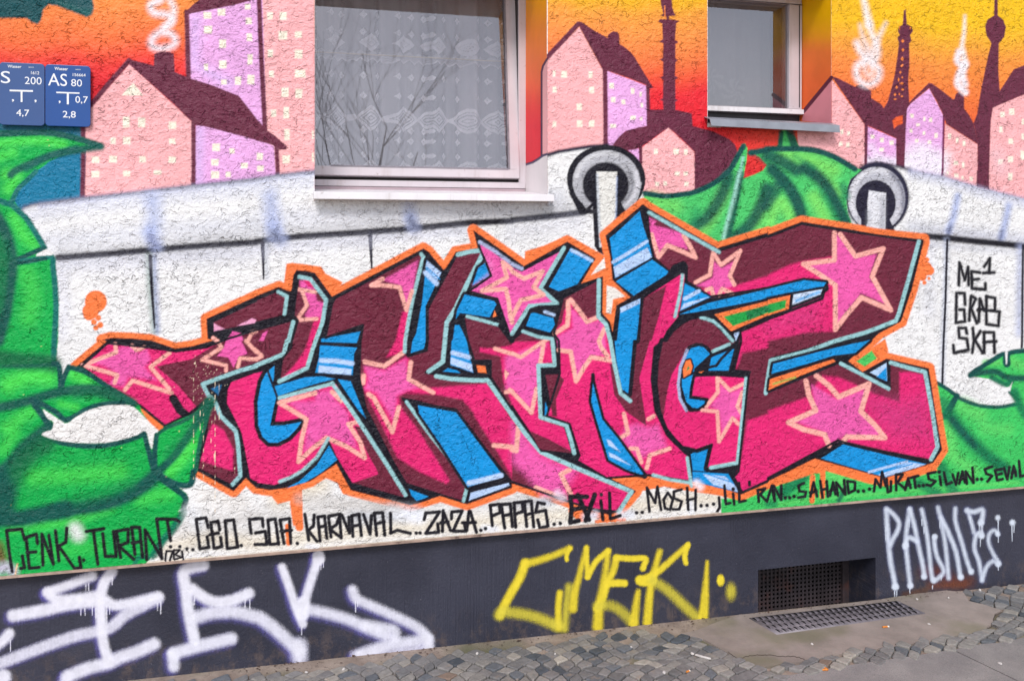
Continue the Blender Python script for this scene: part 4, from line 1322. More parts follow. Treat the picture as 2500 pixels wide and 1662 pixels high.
# seam under the pipe
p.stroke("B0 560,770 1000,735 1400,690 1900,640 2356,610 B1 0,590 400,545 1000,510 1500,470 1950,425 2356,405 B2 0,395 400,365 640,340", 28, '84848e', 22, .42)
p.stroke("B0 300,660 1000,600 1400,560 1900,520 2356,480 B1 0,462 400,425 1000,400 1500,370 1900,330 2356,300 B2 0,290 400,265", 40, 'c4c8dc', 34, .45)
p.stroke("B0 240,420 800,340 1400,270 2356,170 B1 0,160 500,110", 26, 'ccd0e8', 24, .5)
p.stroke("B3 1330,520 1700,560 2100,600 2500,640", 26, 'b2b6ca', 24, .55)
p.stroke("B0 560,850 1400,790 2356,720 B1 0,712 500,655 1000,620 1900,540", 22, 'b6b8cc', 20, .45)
p.stroke("B0 535,805 1000,768 1400,732 1900,690 2356,662 B1 0,655 400,608 1000,570 1500,530 1960,483 2356,465 B2 0,458 400,418 660,385", 16, '17141f', 4.5)
p.stroke("B3 1440,590 1900,630 2370,672 2800,712", 20, 'b4b4c4', 16, .5)
p.stroke("B3 1480,680 1900,720 2300,750", 14, 'b9bccb', 12, .5)
# pipe joints
for s_, w_, a_ in (("B0 1400,280 1420,420 1400,560", 36, .55), ("B0 1380,560 1400,650 1440,690", 24, .7), ("B1 130,250 150,420 170,560", 34, .6), ("B1 160,520 190,600 230,640", 26, .6),
                   ("B1 1410,330 1420,420", 28, .4), ("B1 1420,440 1450,520", 24, .7), ("B3 1745,240 1710,420 1660,560", 15, .7), ("B3 2215,330 2190,450 2150,620", 15, .7)):
    p.stroke(P(s_), w_ * 1.15, LAV, w_ * .6, min(1, a_ * 1.25))
p.stroke("B0 1390,620 1430,690", 16, '6a6f96', 12, .6)
p.stroke("B1 160,580 210,640", 20, '474a60', 12, .6)
p.stroke("B1 1430,470 1470,530", 18, '474a60', 12, .7)
p.stroke("B3 1680,520 1655,600", 8, '4c5378', 7, .7)
p.stroke("B3 2150,560 2135,650", 9, '4c5378', 8, .7)
p.stroke("B3 1445,606 1650,622 1900,652 2370,698 2800,740", 16, '17141f', 4.5)
# slab joints
p.stroke("B0 1370,800 1385,1100 1405,1300 1420,1480", 17, '8fa6a0', 10, .75)
p.stroke("B0 1420,800 1430,1100 1450,1480", 13, '7f8fc4', 10, .65)
p.stroke("B0 1382,790 1395,1050 1412,1300 1424,1450", (9.5, 4), '191627', 1.8)
p.stroke("B1 85,690 95,980", 14, 'a9b2c2', 10, .5)
p.stroke("B1 60,670 66,820 70,1000", (10.5, 4), '191627', 1.6)
p.stroke("B1 1050,565 1058,740 1066,910", (12, 4), '191627', 1.6)
p.stroke("B3 1640,640 1635,900 1628,1200 1612,1568 C3 1603,400", 11, 'aab4d0', 9, .6)
p.stroke("B3 1650,640 1642,900 1634,1200 1616,1568 C3 1604,400", 5.6, '191627', 1.5)
p.stroke("B3 2325,700 2315,1100 2310,1500", 16, 'a6aed4', 12, .7)
p.stroke("B3 2348,690 2342,1100 2338,1568 C3 2336,60", 6, '191627', 2)
# faint sprayed shading of the lower slabs
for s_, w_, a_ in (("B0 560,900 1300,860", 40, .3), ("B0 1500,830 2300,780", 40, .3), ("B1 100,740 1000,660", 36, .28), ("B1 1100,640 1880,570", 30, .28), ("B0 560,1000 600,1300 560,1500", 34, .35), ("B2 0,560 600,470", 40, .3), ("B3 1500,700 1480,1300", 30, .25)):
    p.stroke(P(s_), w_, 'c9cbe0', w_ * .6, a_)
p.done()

def ellipse(cx, cy, rx, ry, n=40, a0=0, a1=360):
    return [(cx + rx * math.cos(R(a0 + (a1 - a0) * k / n)), cy + ry * math.sin(R(a0 + (a1 - a0) * k / n))) for k in range(n if a1 - a0 >= 360 else n + 1)]
p = Paint("painted_pipe_end", building, 3.6, label="large grey painted pipe mouth with a white post, below the large window")
p.fill(ellipse(1480, 438, 96, 84, 44), BLK, 3)
p.fill("B2 520,200 620,400 760,400 1080,410 1210,200", BLK, 3)
p.fill(ellipse(1480, 443, 82, 76, 44), 'b9b9c0', 2.5)
p.fill("B2 590,210 690,365 740,300 1020,330 1065,400 1150,300 1195,120 1100,0 650,0", 'b4b4bb', 2)
p.stroke(ellipse(1480, 443, 74, 68, 20, 190, 290), 9, 'd9d9dd', 6, .9)
p.stroke(ellipse(1480, 443, 76, 70, 14, -20, 55), 9, 'e4e2ea', 6, .8)
p.stroke(ellipse(1480, 450, 64, 58, 14, -30, 60), 8, '77767e', 6, .7)
p.fill(ellipse(1479, 452, 57, 56, 36), BLK, 3.5)
p.fill("B2 740,300 760,700 800,760 860,790 930,800 880,610 980,500 1060,420 960,200", BLK, 3)
p.stroke("B2 690,365 760,300", 8, BLK, 2)
p.fill("B2 778,12 968,14 962,200 960,330 950,500 860,580 850,620 852,705 808,708 796,500 782,200", 'eceae4', 2.5)
p.stroke("B2 785,40 800,420 815,690", 5, 'b9c4d6', 4, .7)
p.stroke("B2 965,60 955,450", 4, '9fb0d8', 3, .7)
p.fill("B2 990,465 1005,445 1030,445 1010,475", 'eceae4', 1.2)
p.done()
p = Paint("painted_pipe_end", building, 3.6, label="smaller grey painted pipe mouth with a white post, above the letter with the big star")
p.fill(ellipse(2142, 482, 78, 87, 44), '23203a', 4)
p.fill(ellipse(2140, 486, 70, 78, 44), 'c3c3cd', 3)
p.stroke(ellipse(2140, 486, 61, 70, 20, 150, 300), 10, 'e9e8ee', 6, .8)
p.stroke(ellipse(2142, 486, 64, 72, 20, -60, 30), 9, '55556c', 7, .7)
p.stroke(ellipse(2142, 486, 58, 66, 20, 20, 70), 9, 'e4e2ea', 6, .7)
p.fill(ellipse(2138, 496, 49, 56, 36), '211d33', 3)
p.fill("B3 860,420 850,560 1190,600 1110,430", '211d33', 2.5)
p.fill("B3 928,185 1086,208 1082,400 1080,582 890,562 918,470 915,300", 'e6e6ec', 2)
p.stroke("B3 1060,260 1050,560", 12, '8d8f9c', 9, .6)
p.stroke("B3 930,380 920,540", 10, '9da0aa', 8, .5)
p.done()

# ---- green plants
def plant(name, label, level, body, col, light, darks, extra=(), parent=building, hi=LGR):
    p = Paint(name, parent, level, label=label)
    p.fill(body, col, 3)
    for s_, w_, a_ in light:
        p.stroke(catmull(P(s_)), w_ * 1.15, hi, w_ * .6, min(1, a_ * 1.2))
    for s_, w_, so, a_, c_ in darks:
        p.stroke(catmull(P(s_)), w_ * 1.2, c_, so * .7, a_)
    for f_ in extra: f_(p)
    return p.done()
D2 = '034f4c'
plant("painted_plant", "domed green painted agave leaves between the two pipe mouths", 4.2,
      "B2 1225,215 1400,228 1560,212 1680,188 1800,140 1900,75 2000,-20 A2 2040,1490 2090,1390 2120,1330 2145,1322 2168,1370 2160,1480 2150,1520 B2 2128,75 2230,40 2310,0 A2 2345,1520 2280,1450 2195,1400 2356,1365 A3 0,1360 90,1348 110,1240 125,1200 170,1195 250,1260 285,1350 330,1360 500,1390 640,1450 740,1510 860,1568 B3 760,80 725,180 720,260 735,390 800,560 310,460 0,560 B2 2356,600 1890,720 1200,290", '4ccc6c',
      [("B2 1300,270 1500,330", 30, .6), ("B2 1750,560 1860,400 1950,200", 24, .9), ("B2 2240,500 2330,300", 26, .8), ("A3 150,1430 400,1480 600,1568", 30, .9), ("B3 130,300 200,400 260,430", 26, .9), ("B3 420,250 520,430", 26, .9), ("B3 500,60 640,200", 24, .9), ("B3 20,480 80,300", 22, .8)],
      [("B2 1225,212 1400,236 1560,222 1680,200 1800,150 1900,90 2000,0 A2 2055,1480 2130,1345", 11, 4, 1, D2), ("A2 2195,1408 2356,1378 A3 0,1372 330,1372 500,1402 650,1465 800,1555", 12, 5, 1, D2),
       ("B2 1990,60 1950,180 1880,320 1790,440 1700,500", 26, 16, .9, '05504a'), ("B2 1700,380 1660,520", 18, 14, .5, '0a8a58'), ("B2 2105,40 2070,220 2030,420 1985,610", 15, 8, .9, '05504a'), ("B2 2345,170 2290,330 2190,500 2060,610", 26, 14, .9, '05504a'),
       ("B3 40,-10 140,90 220,200 280,320 310,440", 26, 12, .95, '05504a'), ("B3 90,140 40,240 -20,330", 22, 12, .8, '05504a'), ("B3 340,-20 470,70 560,180 640,330 710,470", 26, 14, .95, '05504a'), ("B3 690,160 720,240", 18, 12, .7, '0a7a58'), ("B3 500,200 600,380 640,470", 14, 10, .4, '0a8a58'),
       ("A3 0,1430 120,1480 260,1568", 26, 14, .9, '05504a'), ("A3 250,1440 420,1540", 10, 10, .5, '0a8a58'), ("A2 2200,1400 2270,1450 2356,1510", 10, 8, .5, '05504a'), ("A3 120,1220 110,1345", 10, 4, .9, '0a4f4a'), ("A3 200,1210 245,1345", 16, 6, .9, '0a4f4a')],
      [lambda p: p.stroke(P("B2 2095,15 2050,220 1985,460 1945,620"), 8, 'a5e0d0', 6, .95), lambda p: p.stroke(P("A2 2125,1450 2105,1568"), 7, '9fd8d0', 4, .8)], hi='7be46a')
plant("painted_plant", "green painted leaves with a white almond shape at the lower right edge", 4.2,
      "C2 1925,1452 2100,1440 2356,1330 C3 0,1300 500,1050 1000,1250 1500,1150 1560,700 1530,370 1640,430 1735,492 1760,530 1950,588 2150,602 2295,560 2250,500 2225,460 2180,412 2050,352 1860,322 1900,275 1960,240 2060,175 2175,112 2205,105 2370,78 2800,20 2800,1240 2370,1352 0,1548 C2 1925,1590", '3cc862',
      [("C3 1800,600 1950,680", 30, .7), ("C3 1650,780 1680,1000", 26, .9), ("C3 2000,200 2130,200", 12, .8), ("C3 2240,180 2340,230", 20, .7), ("C3 1700,1060 1900,1200", 24, .7), ("C3 560,1220 700,1290", 24, .8), ("C3 2000,800 2200,820", 26, .5), ("C3 100,1500 600,1440 1200,1390 2300,1300", 8, .6)],
      [("C3 1862,318 1905,275 1960,243 2060,180 2172,120 2185,205 2210,215 2218,115 2370,90", 10, 3.5, 1, D2), ("C3 1870,312 1980,290 2100,285 2200,335 2370,345", 13, 7, .95, '05504a'), ("C3 2060,338 2180,400 2240,370", 12, 6, .9, '0a6a50'), ("C3 2225,470 2300,560 2240,590 2100,608 1950,595 1850,565 1760,525", 8, 4, .95, D2),
       ("C3 1540,378 1640,435 1730,500", 8, 3, 1, D2), ("C3 1740,505 1690,590 1650,670", 12, 4, 1, D2), ("C3 1590,690 1650,690", 12, 4, .9, D2), ("C3 1660,670 1760,800 1880,930 2020,1060 2160,1160", 26, 16, .95, '067a50'), ("C3 1690,720 1800,850 1900,960", 12, 8, .8, '05504a'), ("C3 1580,560 1660,600", 26, 14, .6, '0a6a50'),
       ("C3 2270,470 2320,600 2370,680", 18, 10, .9, '067a50'), ("C3 1600,1160 1650,1280 1720,1400", 22, 12, .8, '067a50'), ("C3 1390,1310 1480,1360 1560,1400", 20, 12, .8, '067a50'), ("C3 130,1400 230,1320 320,1250", 26, 14, .9, '067a50'), ("C3 650,1470 690,1400 710,1340", 9, 6, .8, D2), ("C3 0,1500 60,1500", 14, 10, .7, '067a50'), ("C3 2150,1160 2300,1230", 18, 12, .6, '067a50')],
      [lambda p: p.fill(P("C3 2182,104 2206,102 2200,212 2190,214"), 'f4f4f4', 2), lambda p: p.fill(P("C3 2250,380 2222,420 2180,432 2190,450 2228,462"), 'f4f4f4', 2)], hi='62d96a')
# the big plant at the left lies over the lettering's tail
plant("painted_plant", "big green painted agave winding down the left edge around a white almond shape", 10.2,
      "A0 -900,1200 300,1205 440,1200 560,1220 740,1262 860,1305 915,1335 932,1355 860,1368 760,1388 560,1438 460,1485 390,1540 B0 330,10 200,135 125,270 180,360 240,430 330,560 400,680 425,720 345,765 330,785 480,778 505,850 525,1000 540,1250 535,1568 C0 512,205 555,210 572,300 580,330 600,270 640,228 720,242 840,310 960,392 1100,490 1210,562 1290,600 1300,640 1400,800 1410,860 1440,850 1520,790 1640,730 1780,670 1850,610 1935,530 1955,560 1890,800 1830,1000 1790,1200 1775,1325 1630,1335 1715,1400 1735,1450 1720,1500 1640,1568 D0 1705,0 1600,180 1500,310 1340,490 900,555 0,610 -900,680 B0 -900,0", '02ae4c',
      [("A0 0,1320 250,1295 450,1300 580,1330", 18, .8), ("A0 0,1440 120,1400", 20, .7), ("B0 60,40 150,40 80,170", 22, .9), ("B0 130,430 220,600 300,670", 24, .7), ("B0 250,950 300,1150 260,1350", 36, .45), ("C0 80,400 250,330 440,330", 34, .8), ("C0 680,310 800,370", 24, .8), ("C0 560,580 700,610", 14, .6), ("C0 60,800 200,700 300,640", 26, .6),
       ("C0 300,1250 700,1230 1100,1200", 34, .55), ("C0 1560,1200 1680,1080 1760,950", 24, .8), ("D0 100,140 400,120 700,60 1000,-40", 26, .6), ("D0 400,400 900,330", 30, .3), ("C0 1300,1450 1560,1400", 30, .5), ("C0 30,1000 130,850", 24, .5)],
      [("A0 -60,1235 300,1222 440,1225 560,1240 740,1285 915,1340", 13, 5, 1, '045a52'), ("A0 930,1352 760,1375 560,1410 420,1450 280,1510 150,1568 B0 100,40", 16, 8, .95, '045a52'), ("A0 700,1360 450,1440 250,1560", 12, 8, .7, '03605a'), ("B0 330,12 230,110 160,180 105,300", 10, 4, 1, '07706a'),
       ("B0 -30,270 50,300 110,320 200,400 250,450 330,575 380,660 410,715", 12, 4.5, 1, '037068'), ("B0 405,722 330,745 230,790 150,820", 10, 4, 1, D2), ("B0 125,850 300,825 470,795 490,900 510,1100 515,1300 500,1568 C0 495,200", 12, 4.5, 1, '037068'), ("B0 120,860 250,840 420,812", 7, 3, 1, D2),
       ("B0 -30,430 40,560 90,720 105,900 80,1100 40,1350 -20,1568", 26, 12, 1, '02564c'), ("B0 -40,700 0,900 -30,1200", 50, 26, .9, '047048'), ("B0 110,860 90,1100 60,1300", 12, 8, .9, '02564c'),
       ("C0 -40,150 200,185 400,195 490,215", 34, 18, .9, '04623f'), ("C0 -40,235 250,232 500,215", 8, 6, .6, D2), ("C0 495,210 540,225 555,330 560,440", 11, 4, 1, D2), ("C0 560,440 590,330 630,245", 11, 4, 1, D2), ("C0 635,240 760,275 860,330 960,400 1100,490 1225,570", 11, 4, 1, D2),
       ("C0 -40,620 150,580 300,540 500,480 700,450 900,450 1080,500 1220,575", 20, 10, 1, '035a4a'), ("C0 700,470 900,470 1080,540", 24, 14, .8, '0a6a4a'),
       ("C0 290,545 400,590 520,660 600,725 700,690 800,630 950,585 1130,575", 12, 4.5, 1, D2), ("C0 320,590 390,680 430,740 460,790 400,830", 14, 5, 1, D2), ("C0 390,870 500,915 620,945 800,965 960,960 1150,920 1320,855", 12, 4.5, 1, D2), ("C0 1330,845 1360,980 1390,1100 1420,1215", 11, 4, 1, D2), ("C0 1440,860 1425,1000 1425,1120 1440,1220", 11, 4, 1, D2),
       ("C0 450,810 330,900 220,1000 120,1120 0,1230", 30, 14, 1, '02564c'), ("C0 420,940 250,1060 120,1250 60,1400 40,1568", 44, 26, .9, '036a42'), ("C0 -30,1260 30,1400 0,1568", 50, 26, .95, '02564c'),
       ("C0 1440,1230 1350,1310 1230,1390 1050,1470 850,1520 500,1568", 30, 14, 1, '02564c'), ("C0 1200,1320 900,1430 600,1490", 26, 18, .5, '05804a'), ("D0 -40,70 150,75 350,40 600,-10", 36, 16, 1, '02564c'),
       ("C0 1450,855 1540,795 1680,740 1850,640 1940,545", 8, 3.5, 1, '056048'), ("C0 1470,1190 1600,1060 1750,850 1860,680 1935,560", 16, 8, 1, '02564c'), ("C0 1850,700 1930,560", 26, 10, .8, '056048'), ("C0 1560,1040 1700,900 1760,780", 26, 16, .5, '05804a'), ("C0 1950,560 1890,760 1840,930 1800,1200", 8, 4, 1, '056048'),
       ("C0 1480,1245 1580,1300 1680,1330 1760,1310 1780,1200", 13, 4.5, 1, D2), ("C0 1470,1260 1580,1340 1680,1410 1710,1460 1690,1540 D0 1700,0", 12, 4.5, 1, D2), ("D0 1690,20 1600,160 1500,280 1420,400", 16, 6, .9, '04705a'), ("D0 1240,490 1280,430 1400,430", 10, 5, .8, '04705a')],
      [lambda p: p.fill(catmull(P("C0 395,632 440,655 480,680 545,725 600,758 640,745 700,700 800,645 900,610 1000,592 1100,588 1190,592 1250,625 1330,700 1450,832 1420,850 1400,990 1375,940 1340,828 1260,865 1150,900 1000,932 900,940 750,938 600,925 480,900 385,862 430,830 478,815 492,745 440,712"), True, 3), 'f2efed', 3),
       lambda p: p.fill(P("B0 425,725 345,768 335,790 480,778 490,760"), 'f2efed', 2)])
p = Paint("paint_splash", building, 10.8, label="cream paint splashes and drips over the lettering's tail")
sp = random.Random(5)
for k in range(70):
    x, y = sp.gauss(1880, 75), sp.gauss(320, 95)
    p.dot(P("C0 %f,%f" % (x, y))[0], sp.uniform(.6, 2.6), 'f6dfc0', .6, .9)
for x, y0, y1 in ((1780, 260, 1350), (1870, 560, 1400), (1978, 380, 1568), (1945, 680, 960), (2015, 400, 700), (1800, 120, 300), (1840, 640, 800), (2160, 1160, 1200)):
    y = y0
    while y < y1:
        L = sp.uniform(15, 70)
        p.stroke(P("C0 %f,%f %f,%f" % (x + sp.uniform(-4, 4), y, x + sp.uniform(-4, 4), y + L)), sp.uniform(.7, 1.5), 'f6dfc0', .5, .85)
        y += L + sp.uniform(8, 60)
p.stroke(P("C0 1975,1040 1978,1120"), (4, 1.2), 'f6dfc0', .8)
for x, y in ((440, 1290), (450, 1340), (100, 1510), (1530, 1250), (1650, 830), (215, 495), (380, 50), (1120, 980)):
    p.dot(P("%s %f,%f" % ("A0" if y in (1290, 1340) else "C0", x, y))[0], sp.uniform(2, 4), 'e9d690', .8, .8)
p.done()["kind"] = "stuff"

# ================================================================== the big lettering
OR, MA, PK, ST, PE, BL, LB, TE, LT = 'ff7f42', '71243b', 'e82474', 'f05cac', 'ffb3a8', '0c95de', 'bcd5fb', '9ccdd2', 'a9b4d8'
OUT = ("C0 700,238 980,5 B0 940,1560 1020,1540 1200,1545 1390,1562 C0 1610,70 1760,50 1960,-5 B0 1910,1550 1900,1365 2356,1158 B1 0,1155 210,1072 300,1110 325,1108 345,960 375,918 450,922 540,940 700,1160 "
       "1100,950 1540,718 1590,750 1725,912 1745,900 1840,750 2040,715 2000,552 2100,620 2356,800 B2 0,800 110,880 510,655 770,812 640,1038 838,975 832,1315 900,1390 926,1480 960,1242 1090,1168 925,1010 905,800 860,600 1000,480 1170,340 1205,310 1250,345 1890,715 2356,572 "
       "B3 0,590 310,472 790,548 1000,590 1430,635 1432,665 1325,1090 1225,1390 1020,1500 C3 940,10 800,130 740,185 870,285 1090,162 1480,252 1540,640 1602,1000 1520,1122 1080,1262 800,1185 430,1082 0,1292 C2 2356,1305 2110,1412 1990,1372 1660,1292 1520,1290 1270,1250 890,1108 920,1270 1000,1310 1142,1380 980,1568 "
       "D2 900,40 C2 760,1568 480,1462 0,1312 C1 2356,1350 1940,1502 1700,1425 1420,1512 870,1372 740,1132 500,1290 300,1348 130,1372 0,1352 C0 2356,1352 2262,1262 2150,1382 1800,1190 1850,800 1950,540 1760,695 1520,802 1280,602 960,400")
p = Paint("mural_lettering", building, 4.6, label="huge angular pink and maroon graffiti lettering with stars and an orange outline")
oo = P(OUT)
p.stroke(oo, 29.5, OR, 2.5, closed=True)
p.fill("B1 280,860 330,850 600,885 640,950 800,1030 700,1170 500,950 380,920 330,1110 250,1090", OR, 2)
p.fill("B2 120,745 300,690 505,595 560,620 880,800 900,1010 1090,1170 960,1250 926,1490 830,1330 640,1040 770,812 510,655 110,880", OR, 2)
p.fill("C2 900,1120 1240,1230 1660,1290 2100,1410 2100,1470 1900,1420 1500,1360 1400,1340 1150,1390 920,1280", OR, 2)
p.fill("C3 740,190 960,60 1080,-20 1110,100 880,290", OR, 2)
p.fill("C3 0,1290 430,1085 1080,1265 1530,1120 1560,1190 1080,1340 920,1310 520,1190 500,1290 480,1215 420,1220 0,1360", OR, 2)
p.fill("C1 130,1410 250,1360 420,1350 430,1480 420,1700 340,1700 310,1470 200,1500", OR, 2)
p.fill("C1 640,1230 745,1140 870,1380 900,1420 800,1410 750,1310 620,1250", OR, 2)
for q, w in (("D1 380,-160 400,150", 20), ("D1 290,140 300,300", 12), ("C3 410,1250 405,1470", 13), ("C3 505,1200 500,1430", 13), ("D2 560,0 640,60", 22), ("D2 780,100 1030,80", 10)):
    p.stroke(P(q), w, OR, 2)
for c, r in (((234, 736), 54), ((221, 760), 40), ((217, 768), 28), ((240, 776), 14), ((229, 786), 14), ((245, 793), 15), ((234, 800), 13), ((2263, 634), 12), ((2258, 656), 36), ((2270, 661), 22), ((2252, 676), 20), ((2257, 690), 10), ((2268, 680), 8), ((2245, 660), 22)):
    p.dot(c, r, OR, 2)
p.fill("B2 850,800 860,900 730,962 770,900", 'f6efe8', 2)
p.fill("B2 872,1058 950,1080 1042,1160 930,1185 912,1320 868,1308", 'f6efe8', 2)
p.fill(oo, BLK, 2)
p.fill("C3 812,188 955,90 1002,160 890,236", '4fc860', 2)
lt = p.done()
L = lambda lab, lev: Paint("painted_letter", lt, lev, label=lab)

# --- first letter
p = L("first letter of the lettering with its long star-tipped tail to the left", 5.4)
p.base("B0 1955,1392 2356,1200 B1 0,1190 185,1112 285,1150 262,1320 240,1342 0,1402 B0 2356,1412 1960,1492", MA)
p.fill("B0 1955,1400 2085,1468 1960,1494", 'f7a9cf', 2)
p.fill("B0 2180,1430 2320,1360 2356,1375 B1 0,1372 0,1400 B0 2356,1412", 'f7a9cf', 2)
p.stroke("B1 205,1118 285,1160 262,1320", 10, TE, 2)
p.base("C0 750,235 990,22 1320,55 1620,97 1900,60 2100,-20 B0 2356,1470 B1 0,1470 330,1378 322,1568 C1 268,60 250,115 0,222 C0 2356,212 2100,300 1850,392 1920,520 1820,605 1700,700 1520,780 1300,600 1220,545 960,392", PK)
p.fill("C0 1440,235 1620,195 1760,170 1990,30 2100,-20 B0 2356,1470 B1 0,1470 330,1378 322,1568 C1 268,60 250,115 0,222 C0 2356,212 2100,300 1840,392 1905,525 1810,608 1640,410", MA, 3)
p.fill("C0 1105,60 1220,50 1280,110 1350,70 1390,170 1330,245 1440,360 1180,330 1140,420 1000,400 1080,300 960,230 840,190", ST, 6)
p.S("C0 1060,30 1070,105 810,205|C0 760,222 1080,315 1055,385|C0 1215,45 1255,85 1325,60|C0 1560,110 1385,240 1560,445|C0 1150,450 1220,365 1580,480", 11, PE, soft=2.5)
p.fill("C0 2080,0 2220,0 2280,120 2200,140 2150,245 2100,150 2000,140 2060,60", ST, 3)
p.fill("B0 2140,1480 2220,1500 2240,1568 2080,1568", ST, 3)
p.fill("B1 30,1568 60,1500 110,1470 70,1568", ST, 3)
p.S("C0 2000,0 2040,60 1860,175 2080,225 2080,275|C0 2265,0 2356,100|B0 2000,1568 1960,1540|C0 2190,240 2210,160 2356,170 C1 0,170|B0 2280,1568 2320,1490 2356,1480|C1 0,170 55,140 -10,80", 10, PE)
p.stroke("C0 2356,232 2220,270 2100,312 1865,398 1915,500 1960,535", 11, TE, 2)
p.stroke("C1 0,225 140,170 255,120 285,0 B1 300,1568 342,1395", 11, TE, 2)
p.stroke("C0 1595,530 1660,640 1710,680", 21, BLK, 2)
p.stroke("C0 1740,690 1620,740 1530,790", 12, BLK, 2)
p.stroke("C0 1560,800 1720,712", 6, BL, 3, .8)
p.base("C0 1925,595 1985,600 2040,700 2180,845 2200,960 2225,1250 2140,1335 1815,1172 1900,850", MA)
p.fill("C0 1960,760 2060,820 2150,1000 2140,1195 1880,1112 1840,1100 1900,880", PK, 4)
p.stroke("C0 1985,575 2030,690 2170,830 2190,950 2212,1240 2140,1318", 11, TE, 2)
p.fill("C0 1940,440 2040,400 2010,500 1990,480", '0e6aa0', 2)
p.done()
# --- second, hooked letter
p = L("second letter of the lettering, a hooked shape with a big star in its foot", 5.8)
p.base("C0 2356,282 2120,372 2085,450 2078,575 2150,715 2215,850 2295,1270 2356,1302 C1 0,1312 170,1335 300,1287 420,1222 560,1092 670,932 740,1080 880,1312 1340,1442 1385,1432 1370,1390 1130,1000 740,388 690,380 560,410 200,530 100,255 0,287", PK)
p.fill("C1 885,1308 1125,1225 1105,1170 1040,1060 960,900 905,780 1000,800 1372,1395 1340,1442", MA, 3)
p.fill("C1 550,470 690,450 730,540 850,660 860,740 930,990 650,868 440,1020 480,715 290,560 540,550", ST, 8)
b2 = "C1 130,262 170,228 165,330 148,422 300,380 450,335 600,325 730,350 590,382 400,440 190,512 165,600 130,780 260,775 415,745 380,800 300,885 200,935 120,935 60,880 22,780 15,560 50,380 90,300"
p.stroke(b2, 20, BLK, 2, closed=True)
p.fill(b2, BL, 1.5)
p.S("C1 545,480 215,568 465,720 420,900 392,1110 520,990 650,890 830,970 1000,1075 960,930 850,765|C1 930,745 860,765|C1 700,470 785,550", 12, PE)
p.stroke("C1 215,525 430,465 700,395", 10, TE, 2)
p.stroke("C1 700,390 860,610 1000,820 1200,1130 1375,1415", 11, TE, 2)
p.stroke("C1 665,895 560,1070 430,1190 330,1250 220,1292", 9, TE, 3)
p.fill("C1 672,962 748,1092 600,1212 450,1302 280,1352 400,1290 560,1142", BL, 1.5)
p.fill("C1 752,352 872,372 912,470 1010,712 930,620", BL, 1.5)
p.base("B1 390,978 530,975 660,1172 670,1210 560,1568 C1 470,260 210,377 240,170 325,60 330,0 B1 385,1382 345,1335 360,1200", MA)
p.fill("B1 560,1300 480,1568 C1 440,100 340,240 212,372 470,252 560,0 B1 655,1210", PK, 4)
p.fill("B1 400,1020 480,1000 540,1090 560,1200 640,1220 590,1350 470,1360 450,1330 500,1250 420,1130", ST, 4)
p.fill("B1 430,1000 520,1020 530,1080 480,1070", PK, 3)
p.S("B1 395,1095 545,1120|B1 425,1110 470,1240 395,1345|B1 405,1375 560,1365", 10, PE)
p.stroke("B1 400,978 500,1000 560,1080 645,1190 610,1400 548,1568 C1 520,80 470,248 215,372", 11, TE, 2)
p.fill("C1 600,-20 930,-20 930,20 600,10", BL, 1.5)
p.fill("B1 610,1548 960,1482 935,1568", BL, 1.5)
p.fill("C1 590,40 930,62 902,120 890,312 545,292 580,150", BL, 1.5)
p.stroke("C1 600,180 740,185 885,208", 11, LB, 3)
p.fill("C1 580,225 880,260 875,312 572,290", LB, 2.5)
p.done()
# --- K
p = L("third letter of the lettering, a K with a star at its fork", 6.4)
p.base("B1 725,1177 1100,982 1510,762 1545,800 1500,1020 1440,1250 1400,1568 C1 1382,110 1400,140 1570,88 1580,0 B1 1575,1280 1750,960 1850,770 2112,730 2080,830 1830,1300 1740,1568 C1 1730,190 1560,290 1700,315 1900,340 2130,345 2356,652 C2 0,670 130,850 270,1030 600,1175 1110,1385 970,1568 760,1550 500,1470 0,1295 C1 2330,1270 1960,800 1840,630 1650,600 1480,555 1350,530 1960,1330 1910,1482 1380,1312 1250,1090 1010,620 950,330 962,0 B1 985,1422 640,1540 700,1230", MA)
p.fill("B1 1390,1285 1345,1310 1285,1568 C1 1200,150 1390,100 1385,0 B1 1430,1290", PK, 4)
p.fill("C1 1000,240 1180,262 1370,150 1410,170 1390,360 1500,430 1640,432 1900,410 2130,392 2356,720 C2 0,700 260,1030 600,1185 1110,1395 970,1568 760,1550 500,1470 0,1295 C1 2356,1250 2200,980 2050,760 1975,620 1900,540 1640,490 1380,480 1310,500 1340,620 1500,830 1780,1282 1752,1312 1500,1200 1300,1070 1200,860 1010,480 990,400", PK, 5)
p.fill("C2 0,1000 0,950 300,1290 500,1470 0,1295", MA, 3)
p.fill("C2 0,760 100,850 270,1060 600,1200 480,1400 300,1440 100,1200 0,1120", ST, 16)
p.fill("C1 1000,235 1180,272 1380,165 1400,360 1490,430 1380,460 1300,500 1270,740 1110,480 1000,440 1035,360", ST, 7)
p.S("C1 1000,192 1180,232 1355,105|C1 1425,198 1405,350 1630,475|C1 1035,490 1085,525 1255,835 1315,610", 12, PE)
p.stroke("C1 990,320 985,385", 13, PE, 2.5)
p.S("C1 2190,960 2356,975 C2 0,990|C2 0,1000 40,1010 60,780|C1 2310,480 2356,475|C2 530,1185 450,1225 540,1410|C2 220,1350 480,1450", 13, PE)
p.stroke("B1 1520,770 1540,800 1500,950 1440,1190 1400,1400 1372,1568 C1 1368,100", 10, TE, 2)
p.stroke("B1 1860,775 1980,745 2105,735 1960,1010 1830,1280 1755,1400 1738,1568 C1 1720,190 1590,280", 12, TE, 2)
p.stroke("C1 1660,325 1800,350 2000,362 2130,362 2356,680 C2 0,685 130,862 270,1025 600,1172 1100,1385 985,1568", 12, TE, 2)
p.stroke("C1 1385,560 1590,850 1760,1060 1860,1210 1930,1325", 9, TE, 2)
